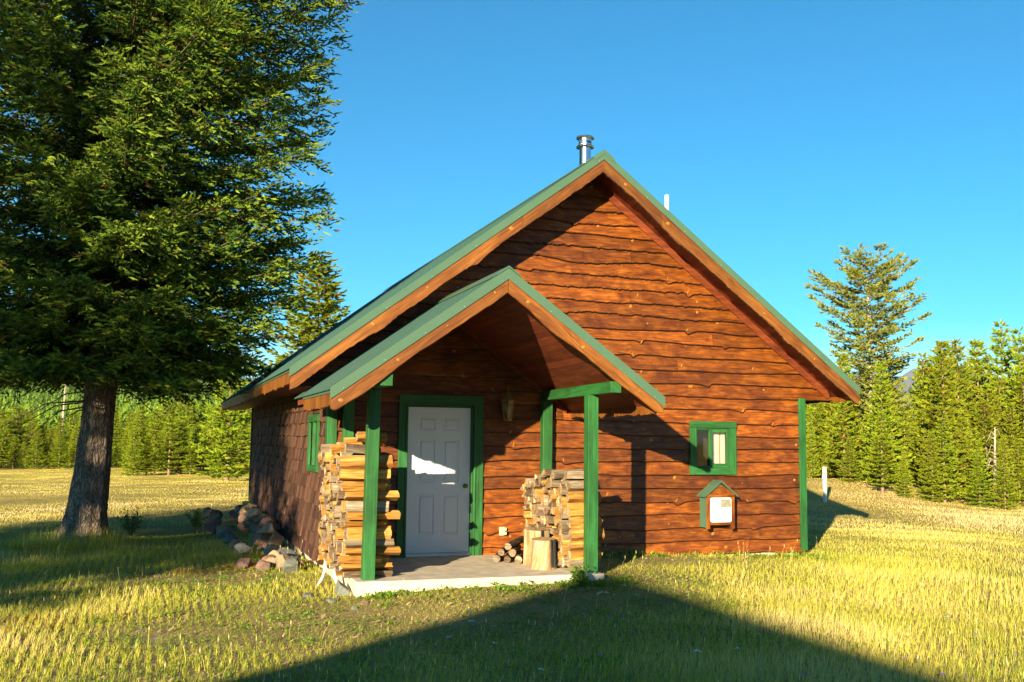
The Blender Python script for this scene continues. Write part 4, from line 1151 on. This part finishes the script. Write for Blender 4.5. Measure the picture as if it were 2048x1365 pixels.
# individual trees round the meadow
def pineR(Rm, a=.85): return lambda z, f: Rm*min(1, 1.05*(1-f)**a+.03)*(.75+.25*min(1, f*5))
PV = [conifer(60+i, 6.0, zb, pineR(Rm, a), int(nlb*1.3), 12, .11, .24, 6, .09, .032, bw=.04, wh=(.34 if i < 6 else .48), droop=.05, lift=.12, e0=(.05, .75), dead=dd_, trunk_r=.085, sag=.15, secf=.36, fmat='pine', limb_r=.014, tmat='ptrunk')
      for i, (zb, Rm, a, nlb, dd_) in enumerate([(.25, 1.25, 1.0, 105, .03), (.5, 1.1, .9, 95, .05), (.8, 1.0, .95, 90, .06), (.2, 1.5, 1.1, 115, .03), (1.3, .85, .7, 85, .09), (.4, 1.2, .95, 100, .02), (1.9, 1.1, .6, 60, .1), (.9, 1.45, .75, 80, .04), (.3, .75, 1.0, 80, .05), (1.4, 1.3, .5, 62, .07)])]
def openR(z, f): return 1.95*min(1.0, .5+1.5*f)*(1-f)**.42 if f > .1 else 1.5
OF = conifer(90, 9.6, 1.4, lambda z, f: float(np.interp(f, [0, .15, .3, .5, .62, .75, .85, .93, 1], [1.0, 1.2, 1.5, 2.2, 2.4, 2.4, 2.1, 1.5, .6]))*1.0, 120, 22, .09, .20, 7, .07, .025, bw=.032, wh=.3, droop=-.02, lift=.10, e0=(.1, .45), dead=.05, trunk_r=.11, sag=.2, secf=.33, fmat='openfir', limb_r=.03, tmat='snag')
TF = conifer(93, 9.5, 1.0, lambda z, f: 2.0*(1-f)**.75+.1, 240, 20, .10, .22, 7, .07, .025, bw=.045, wh=.33, droop=.12, lift=.12, e0=(-.05, .7), dead=.04, trunk_r=.13, sag=.3, secf=.36, fmat='pine', limb_r=.02)
def world_at(px, dist, z=-.3):
    """ground point in the direction of a photo column, dist metres from the photographer"""
    az = -CAM['yaw']+math.atan((px-1024)/CAM['f']); return CX+dist*math.sin(az), CY+dist*math.cos(az)
def put(name, ms, px, dist, h, mh, rz=None, wsc=1, **kw):
    x, y = world_at(px, dist); s = h/mh
    tree(name, ms, (x, y, float(ground_z(x, y))-.05), rz if rz is not None else random.uniform(0, 6.28), s*wsc, s, **kw)
put('fir_tree', OF, 1742, 42, 9.1, 9.6, 1.2, 1.0, label='tallest loose open crowned tree above the forest right of the cabin', cat='tree')
put('fir_tree', TF, 632, 42, 9.6, 9.5, .5, 1.35, label='tall sunlit conifer rising behind the cabin roof, right of the spruce', cat='tree')
put('pine_tree', PV[3], 462, 47, 6.2, 6, 0, 1.15, label='broad yellow green pine nearest the cabin back corner, in the left meadow', cat='tree')
put('pine_tree', PV[0], 560, 55, 6.2, 6, 0, 1.1, label='yellow green pine half hidden behind the cabin back corner', cat='tree')
right_feat = [(1688, 38, 5.4, 2, 'small dark pine just right of the cabin eave'), (1888, 36, 6.0, 0, 'tall pointed pine, highest of the near right row'), (1918, 40, 6.3, 1, 'slim pine beside the tall pointed one at the right'), (1958, 46, 7.3, 4, 'slim pine with a thin top, second tallest at the right'), (2008, 44, 7.8, 1, 'tallest pine near the right edge of the picture'), (2046, 42, 7.2, 2, 'tall dense pine cut by the right edge')]
for px, d, h, k, lab in right_feat: put('pine_tree', PV[k], px, d, h*.87, 6, None, .95, label=lab, cat='tree')
rs = random.Random(31)
GRT = 'young pines of the dense forest edge right of the cabin'; GLT = 'young pines of the forest edge beyond the left meadow'
for row_, (d0, h0, n_) in enumerate(((35, 2.7, 15), (38.5, 4.0, 20), (43, 4.7, 22), (51, 5.3, 26))):
    for i in range(n_):
        px = 1608+(2170-1608)*(i+rs.uniform(.1, .9))/n_
        if row_ == 0 and px < 1690: continue
        if row_ < 2 and 1640 < px < 1665: continue
        h = h0*rs.choice((rs.uniform(.5, .8), rs.uniform(.8, 1.1), rs.uniform(.95, 1.28)))*(1 if px > 1700 else .85)
        put('pine_tree', PV[rs.choice((0, 1, 2, 3, 3, 5, 7, 8, 9, 6) if row_ > 0 else (0, 3, 5, 2, 9))], px, d0*rs.uniform(.97, 1.05)+(3 if px < 1750 else 0), h, 6, None, rs.uniform(.8, 1.4),
            label='%s young pine packed in the %s row of the right forest edge' % ('low' if h < 4 else 'tall', ('front', 'second', 'third', 'rear')[row_]), cat='tree', group=GRT)
for row_, (d0, h0, n_) in enumerate(((64, 2.3, 34), (70, 2.8, 34), (78, 3.3, 34), (90, 3.7, 32))):
    for i in range(n_):
        px = -90+(700+90)*(i+rs.uniform(.1, .9))/n_
        h = h0*rs.choice((rs.uniform(.6, .85), rs.uniform(.85, 1.1), rs.uniform(1., 1.3)))*(1.25 if px > 260 else 1)
        dd = d0-(10 if 260 < px < 520 else 0)+rs.uniform(-2, 2)
        put('pine_tree', PV[rs.choice((0, 1, 3, 3, 5, 7, 0))], px, dd, h*(.9 if 260 < px < 520 else 1), 6, None, rs.uniform(1.1, 1.7),
            label='%s young pine in the %s row beyond the left meadow' % ('low' if h < 3 else 'tall', ('front', 'second', 'third', 'rear')[row_]), cat='tree', group=GLT)
for px_, h_, lab in ((1606, 5.0, 'pine peeping out right beside the cabin corner trim'), (1632, 5.6, 'pine just right of the cabin, behind the marker post'), (1664, 5.4, 'pine between the marker post and the tall fir')):
    put('pine_tree', PV[3], px_, 49, h_, 6, None, 1.1, label=lab, cat='tree')
# low pines behind the cabin (seen from the side) 
for i in range(16):
    px = 720+(1600-720)*(i+rs.random())/16
    put('pine_tree', PV[rs.randrange(10)], px, 60+rs.uniform(-4, 8), 4.6*rs.uniform(.8, 1.1), 6, None, 1.1, label='young pine hidden behind the cabin', cat='tree', group='pines behind the cabin')
# dead snags
def snag(px, dist, h, lab, bend=0):
    x, y = world_at(px, dist); r = random.Random(int(px)); root = empty('dead_tree', (x, y, float(ground_z(x, y))-.1), label=lab, cat='dead tree')
    mb = MB(); q = .35+h*.085; mb.tube([(0, 0, 0), (.05, 0, h*.5), (.1+bend, 0, h)], [.12*q, .09*q, .025*q], 8); tr = mb.build('trunk', M['snag'], root)
    mb = MB()
    for i in range(14):
        z = h*r.uniform(.35, .97); a = r.uniform(0, 6.28); L = r.uniform(.5, 1.4)*(1.2-z/h)*q
        mb.tube([(.07, 0, z), (.07+math.cos(a)*L*.6, math.sin(a)*L*.6, z+.1), (.07+math.cos(a)*L, math.sin(a)*L, z-.1)], [.03*q, .02*q, .008*q], 4)
    mb.build('branches', M['snag'], root)
snag(368, 86, 7.2, 'bare grey dead tree standing above the pines, between spruce trunk and cabin'); snag(130, 110, 8.3, 'pale dead trunk among the pines at the far left'); snag(222, 120, 9.6, 'pale dead trunk just right of the spruce trunk, far back')
snag(1984, 35, 2.6, 'short bare grey trunk among the pines near the right edge')

# far forest on the hillside, one mass
def far_forest():
    r = np.random.default_rng(8); n = 13000
    az = r.uniform(-.45, .34, n); rad = 112+700*r.uniform(0, 1, n)**.8
    z = hill_z(rad, az); x = -2+rad*np.sin(az); y = -14+rad*np.cos(az)
    h = r.uniform(5.5, 10.5, n)*np.interp(rad, [110, 400, 820], [.85, 1.15, 1.5]); k = 44
    u = r.uniform(0, 1, (n, k))**.8; th = r.uniform(0, 2*np.pi, (n, k)); Rm = h[:, None]*.17*(1-u)+.12
    rr = Rm*r.uniform(.5, 1.05, (n, k)); zc = z[:, None]+h[:, None]*(.05+.95*u)
    c = np.stack([x[:, None]+rr*np.cos(th)*.35, y[:, None]+rr*np.sin(th)*.35, zc+h[:, None]*.05*(1-u)], -1)
    tip = np.stack([x[:, None]+rr*np.cos(th), y[:, None]+rr*np.sin(th), zc-h[:, None]*.05], -1)
    sd = np.stack([-np.sin(th), np.cos(th), r.uniform(-.4, .4, (n, k))], -1)*(Rm*.42)[..., None]
    V = np.stack([c-sd, tip, c+sd], 2).reshape(-1, 3)
    t = np.clip(r.normal(.42, .2, n)+np.interp(rad, [110, 300, 800], [.3, 0, -.25]), 0, 1)
    me = tri_mesh('far_forest', V, 3, [M['farfir']], np.repeat(t, k)*r.uniform(.75, 1.2, n*k))
    link('far_forest', me, kind='stuff', label='dense conifer forest covering the far hillside at the left', cat='forest')
far_forest()

# ------------------------------------------------------------------ grass
def field(x, y, sc_, seed):
    r = np.random.default_rng(seed); o = np.zeros_like(x)
    for i in range(7):
        a = r.uniform(0, 6.28); f = r.uniform(.5, 1.6)/sc_; o += np.sin((x*math.cos(a)+y*math.sin(a))*f*2+r.uniform(0, 6.28))
    return o/4.2
def near_trunk(x, y): return np.exp(-((x+3.6)**2+(y-5.0)**2)/1.2)
def grass():
    r = np.random.default_rng(4); Vs = []; Ts = []
    rings = [(5.5, 9, 4300, .85), (9, 12.5, 3500, .85), (12.5, 17, 1700, 1.05), (17, 24, 900, 1.2), (24, 36, 430, 1.4), (36, 56, 210, 1.9), (56, 78, 90, 2.8)]
    a0, a1 = .3375-.60, .3375+.60
    for (d0, d1, den, wsc) in rings:
        n = int((d1*d1-d0*d0)/2*(a1-a0)*den)
        d = np.sqrt(r.uniform(d0*d0, d1*d1, n)); a = r.uniform(a0, a1, n)
        x = CX+d*np.sin(a); y = CY+d*np.cos(a)
        # tufting: pull part of the blades to tuft centres
        g = .11*wsc; tx_ = (np.floor(x/g)+.5)*g; ty_ = (np.floor(y/g)+.5)*g
        hsh = np.sin(np.floor(x/g)*127.1+np.floor(y/g)*311.7)*43758.5; hsh -= np.floor(hsh)
        tuft = (hsh > .5) & (d < 17)
        x = np.where(tuft, x*.45+(tx_+g*.6*(hsh-.75))*.55, x); y = np.where(tuft, y*.45+ty_*.55, y)
        dirt = np.clip(1.1-np.hypot((x-.6)/4.2, (y+3.3)/1.5), 0, 1)+np.clip(1-np.hypot((x-5.2)/2.6, (y+.9)/.8), 0, 1)*.8+np.clip(1-np.hypot((x+1.6)/1.8, (y-.2)/1.4), 0, 1)
        dirt = np.clip(dirt*1.3+field(x, y, .7, 3)*.25*(dirt > 0), 0, 1)
        thin = np.clip(.25+field(x, y, .9, 17)*.6, 0, 1)*.45
        keep = r.uniform(size=n) > np.maximum(dirt*.36, thin)
        keep &= ~((x > -.04) & (x < 3.09) & (y > -2.34) & (y < .1)); keep &= ~((x > -.03) & (x < 7.62) & (y > -.02) & (y < LEN))
        keep &= ~(np.hypot(x-BX, y-BY) < .42)
        x, y, d, dirt, hsh = x[keep], y[keep], d[keep], dirt[keep], hsh[keep]; n = len(x)
        z = ground_z(x, y)-.01
        F1 = field(x, y, 2.6, 9); F2 = field(x, y, .8, 10)
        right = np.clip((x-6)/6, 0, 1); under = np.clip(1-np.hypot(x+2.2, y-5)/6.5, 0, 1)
        h = .054*(1+.5*F1+.25*F2)*r.gamma(np.interp(d, [10, 30], [5, 22]), 1, n)/np.interp(d, [10, 30], [5, 22])*(1-.55*dirt)*(1+.3*right+.6*under)*np.interp(d, [0, 14, 26, 60], [1, .95, .62, .42])
        h = np.clip(h, .02, .26)*(1+.08*(wsc-1))
        tall = r.uniform(size=n) < .0022*(1-dirt); h = np.where(tall, h*1.9+.1, h)
        h = np.where((near_trunk(x, y) > .5) & (r.uniform(size=n) < .5), h*2.2+.08, h)
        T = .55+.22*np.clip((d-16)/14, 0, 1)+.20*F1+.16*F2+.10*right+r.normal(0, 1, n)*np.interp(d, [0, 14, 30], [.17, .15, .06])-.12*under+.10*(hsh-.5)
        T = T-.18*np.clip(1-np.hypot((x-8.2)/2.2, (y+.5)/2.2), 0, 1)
        T = np.where(dirt > .3, T-.12, T); T = np.where(tall, .9, T); T = np.clip(T, .02, 1)
        wdt = r.uniform(.0014, .0030, n)*wsc**1.25
        th = r.uniform(0, 2*np.pi, n); fx, fy = np.cos(th), np.sin(th)
        b = r.uniform(.05, .55, n)*h; ba = th+np.pi/2+r.normal(0, .6, n); lx, ly = np.cos(ba)*b+.12*h, np.sin(ba)*b+.05*h
        base = np.stack([x, y, z], 1); s_ = np.stack([fx, fy, np.zeros(n)], 1)*wdt[:, None]
        m1 = base+np.stack([lx*.35, ly*.35, h*.55], 1); tp_ = base+np.stack([lx, ly, h*.97], 1)
        V = np.stack([base-s_, base+s_, m1+s_*.8, m1-s_*.8], 1); V2 = np.stack([m1-s_*.8, m1+s_*.8, tp_+s_*.08, tp_-s_*.08], 1)
        Vs += [V.reshape(-1, 3), V2.reshape(-1, 3)]; Ts += [T, np.clip(T+.05, 0, 1)]
        # seed heads on the tall stalks
        q = np.where(tall & (d < 24))[0]
        if len(q):
            tpq = tp_[q]; sq = np.stack([fx[q], fy[q], np.zeros(len(q))], 1)*.0045
            up = np.array([0, 0, .045]); Vs.append(np.stack([tpq-up*.3, tpq+sq+up*.3, tpq+up, tpq-sq+up*.3], 1).reshape(-1, 3)); Ts.append(np.full(len(q), .95))
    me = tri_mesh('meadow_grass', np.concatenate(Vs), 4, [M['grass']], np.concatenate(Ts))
    link('meadow_grass', me, kind='stuff', label='yellow green and straw coloured meadow grass round the cabin', cat='grass')
grass()
def litter():
    """low broad leaved weeds, dry litter and wood chips on the bare soil"""
    r = np.random.default_rng(14); Vs = []; Ts = []
    def leaves(cx, cy, n, rad, ln, T, zt=.03):
        a = r.uniform(0, 2*np.pi, n); rr = rad*np.sqrt(r.uniform(0, 1, n)); x = cx+rr*np.cos(a); y = cy+rr*np.sin(a); z = ground_z(x, y)+r.uniform(0, zt, n)
        th = r.uniform(0, 2*np.pi, n); el = r.uniform(.05, 1.1, n); L = ln*r.uniform(.6, 1.3, n)
        d = np.stack([np.cos(th)*np.cos(el), np.sin(th)*np.cos(el), np.sin(el)], 1)*L[:, None]; s = np.stack([-np.sin(th), np.cos(th), np.zeros(n)], 1)*(L*.32)[:, None]
        p = np.stack([x, y, z], 1); Vs.append(np.stack([p, p+d*.5+s, p+d, p+d*.5-s], 1).reshape(-1, 3)); Ts.append(np.clip(r.normal(T, .12, n), 0, .74 if T < .75 else 1))
    for i in range(34): leaves(r.uniform(.0, 3.3), -2.42-abs(r.normal(0, .15)), 40, .11, .04, .5, .04)
    for i in range(26): leaves(r.uniform(3.4, 7.8), -.2-abs(r.normal(0, .28)), 34, .13, .045, .55, .05)
    for i in range(330): leaves(r.uniform(-3.6, 4.2), r.uniform(-6, -2.5), 26, .12, .028, r.uniform(.3, .65), .03)
    for i in range(90): leaves(r.uniform(-3.6, -.4), r.uniform(-2.6, .8), 34, .14, .03, r.uniform(.3, .65), .03)
    for i in range(14): leaves(r.normal(-3.4, .5), r.normal(-2.6, .25), 60, .2, .03, .9, .02)
    for i in range(14): leaves(r.normal(-1.4, .7), r.normal(.9, .2), 50, .2, .03, .88, .02)
    for i in range(9): leaves(r.normal(-4.1, .2), r.normal(4.7, .3), 50, .15, .04, .9, .03)
    me = tri_mesh('ground_weeds', np.concatenate(Vs), 4, [M['weed']], np.concatenate(Ts))
    link('ground_weeds', me, kind='stuff', label='low green and reddish weeds on the bare soil by the slab and foundation', cat='weeds')
    Vs = []; n = 30000
    x = r.uniform(-4.5, 8.5, n); y = r.uniform(-6.5, 1.5, n); k = ~((x > -.05) & (x < 3.1) & (y > -2.35)) & ~((x > -.05) & (y > -.03)); x, y = x[k], y[k]; n = len(x)
    z = ground_z(x, y)+r.uniform(.004, .018, n); th = r.uniform(0, 6.28, n); L = r.gamma(2, .0075, n)+.005; wq = L*r.uniform(.12, .5, n)
    d = np.stack([np.cos(th), np.sin(th), r.uniform(-.15, .5, n)], 1)*L[:, None]; s = np.stack([-np.sin(th), np.cos(th), r.uniform(-.3, .6, n)], 1)*wq[:, None]; p = np.stack([x, y, z], 1)
    me = tri_mesh('dry_litter', np.stack([p, p+d+s*.2, p+d+s, p+s], 1).reshape(-1, 3), 4, [plain('dry_litter', (.42, .28, .16), rough=.9, var=.5, vs=40)], r.uniform(0, 1, n))
    link('dry_litter', me, kind='stuff', label='dry brown litter and wood chips scattered over the soil', cat='litter')
litter()
# flowers
M['petalw'] = plain('white_petals', (.75, .74, .66), rough=.7); M['petalp'] = plain('purple_petals', (.32, .16, .50), rough=.7); M['stem'] = plain('flower_stem', (.12, .2, .04), rough=.7)
def flower_mesh(kind):
    mb = MB(); h = .17; mb.tube([(0, 0, 0), (.01, .005, h*.6), (.012, .0, h)], .0022, 5, 1)
    r = random.Random(kind)
    if kind == 0:
        for i in range(16):
            a = r.uniform(0, 6.28); q = .026*math.sqrt(r.random()); c = (.012+q*math.cos(a), q*math.sin(a), h+r.uniform(-.003, .005))
            vs = [c]+[(c[0]+.007*math.cos(b*1.047), c[1]+.007*math.sin(b*1.047), c[2]+.001) for b in range(6)]
            mb.add(vs, [(0, 1+b, 1+(b+1) % 6) for b in range(6)], 0)
    else:
        for i in range(14):
            a = i*.449+r.uniform(-.1, .1); d = (math.cos(a), math.sin(a)); e = (-d[1]*.004, d[0]*.004); L = .019
            mb.add([(.012, 0, h), (.012+d[0]*L*.6+e[0], d[1]*L*.6+e[1], h+.005), (.012+d[0]*L, d[1]*L, h+.003), (.012+d[0]*L*.6-e[0], d[1]*L*.6-e[1], h+.005)], [(0, 1, 2, 3)], 0)
    o = mb.build('flower', [M['petalw'] if kind == 0 else M['petalp'], M['stem']]); me = o.data; bpy.data.objects.remove(o); return me
FM = [flower_mesh(0), flower_mesh(1)]
def px_ground(px, py, z=-.3):
    y_, p, r_ = CAM['yaw'], CAM['pitch'], CAM['roll']
    fw = Vector((-math.sin(y_)*math.cos(p), math.cos(y_)*math.cos(p), math.sin(p))); rt = Vector((math.cos(y_), math.sin(y_), 0)); up = rt.cross(fw)
    r2 = rt*math.cos(r_)+up*math.sin(r_); u2 = -rt*math.sin(r_)+up*math.cos(r_)
    d = fw+r2*((px-1024)/CAM['f'])-u2*((py-682.5)/CAM['f']); t = (z+.17-CAM['cz'])/d.z
    return CX+d.x*t, CY+d.y*t
WF = [(941, 1243), (941, 1269), (988, 1272), (985, 1290), (1142, 1205), (1147, 1200), (1162, 1208), (1128, 1188), (1212, 1214), (1246, 1203), (834, 1308), (884, 1338), (1078, 1341), (1170, 1362), (1476, 1306), (1515, 1280), (1900, 1254), (180, 1168), (242, 1150), (1392, 1315)]
PF = [(1240, 1193), (1185, 1228), (1174, 1226), (1340, 1235), (1358, 1226), (1239, 1244), (1245, 1255), (1224, 1258), (1270, 1275), (1193, 1323), (1438, 1265), (1608, 1252), (1607, 1355), (1750, 1236), (1715, 1226), (1815, 1323), (1840, 1330), (1963, 1275), (1945, 1284), (1987, 1320), (2024, 1314), (270, 1270), (304, 1273), (318, 1262), (315, 1277), (232, 1232), (1885, 1358), (1920, 1360), (150, 1187)]
for k, L_ in ((0, WF), (1, PF)):
    for (a, b_) in L_:
        x, y = px_ground(a, b_)
        if -.1 < x < 3.1 and y > -2.4: continue
        o = bpy.data.objects.new('wildflower', FM[k]); col.objects.link(o); o.location = (x, y, float(ground_z(x, y))); o.rotation_euler = (random.uniform(-.15, .15), random.uniform(-.15, .15), random.uniform(0, 6)); o.scale = [random.uniform(.75, 1.25)]*3
        tag(o, 'small white flower head in the front grass' if k == 0 else 'small purple wildflower in the front grass', 'flower', 'white wildflowers in the grass' if k == 0 else 'purple wildflowers in the grass')
# little shrubs on the shaded grass and tuft at the trunk
def shrub(x, y, h, lab, seed):
    r = np.random.default_rng(seed); n = 420; z0 = float(ground_z(x, y))
    root = empty('shrub', (x, y, z0), label=lab, cat='shrub'); st = MB(); Ps = []; 
    for i in range(12):
        a = r.uniform(0, 6.28); q = r.uniform(.1, .5)*h; tip = np.array([math.cos(a)*q, math.sin(a)*q, h*r.uniform(.6, 1)]); st.tube([(0, 0, 0), tip*.5+np.array([0, 0, .05]), tip], [.006, .004, .002], 4)
        u = r.uniform(.3, 1, 35)[:, None]; Ps.append(tip*u+r.normal(0, .03, (35, 3)))
    P = np.concatenate(Ps); n = len(P); d = r.normal(size=(n, 3)); d[:, 2] += .4; d /= np.linalg.norm(d, axis=1, keepdims=True); s = np.cross(d, r.normal(size=(n, 3))); s /= np.linalg.norm(s, axis=1, keepdims=True); L = .05
    V = np.stack([P, P+d*L*.5+s*L*.25, P+d*L, P+d*L*.5-s*L*.25], 1).reshape(-1, 3)
    link('foliage', tri_mesh('foliage', V, 4, [M['weed']], np.clip(r.normal(.25, .15, n), 0, .7)), root); st.build('stems', M['twig'], root)
x, y = px_ground(262, 1062); shrub(x, y, .55, 'dark leafy shrub in the shaded grass right of the spruce trunk', 1)
x, y = px_ground(392, 1050); shrub(x, y, .5, 'dark leafy shrub in the shaded grass, nearer the cabin', 2)
x, y = px_ground(1160, 1180); shrub(x, y, .22, 'small dark upright weed in front of the right porch post', 3)

# ------------------------------------------------------------------ air
mb = MB(); mb.box(-9500, 9500, -9500, 9500, -40, 760)
m, t, b = new_mat('air_haze'); t.nodes.remove(b)
pv = t.nodes.new('ShaderNodeVolumePrincipled'); pv.inputs['Color'].default_value = (.80, .88, 1, 1); pv.inputs['Density'].default_value = .00004
t.links.new(pv.outputs[0], t.nodes['Material Output'].inputs['Volume'])
mb.build('haze', m, kind='stuff', label='thin bluish air between the cabin and the far mountain', cat='haze')
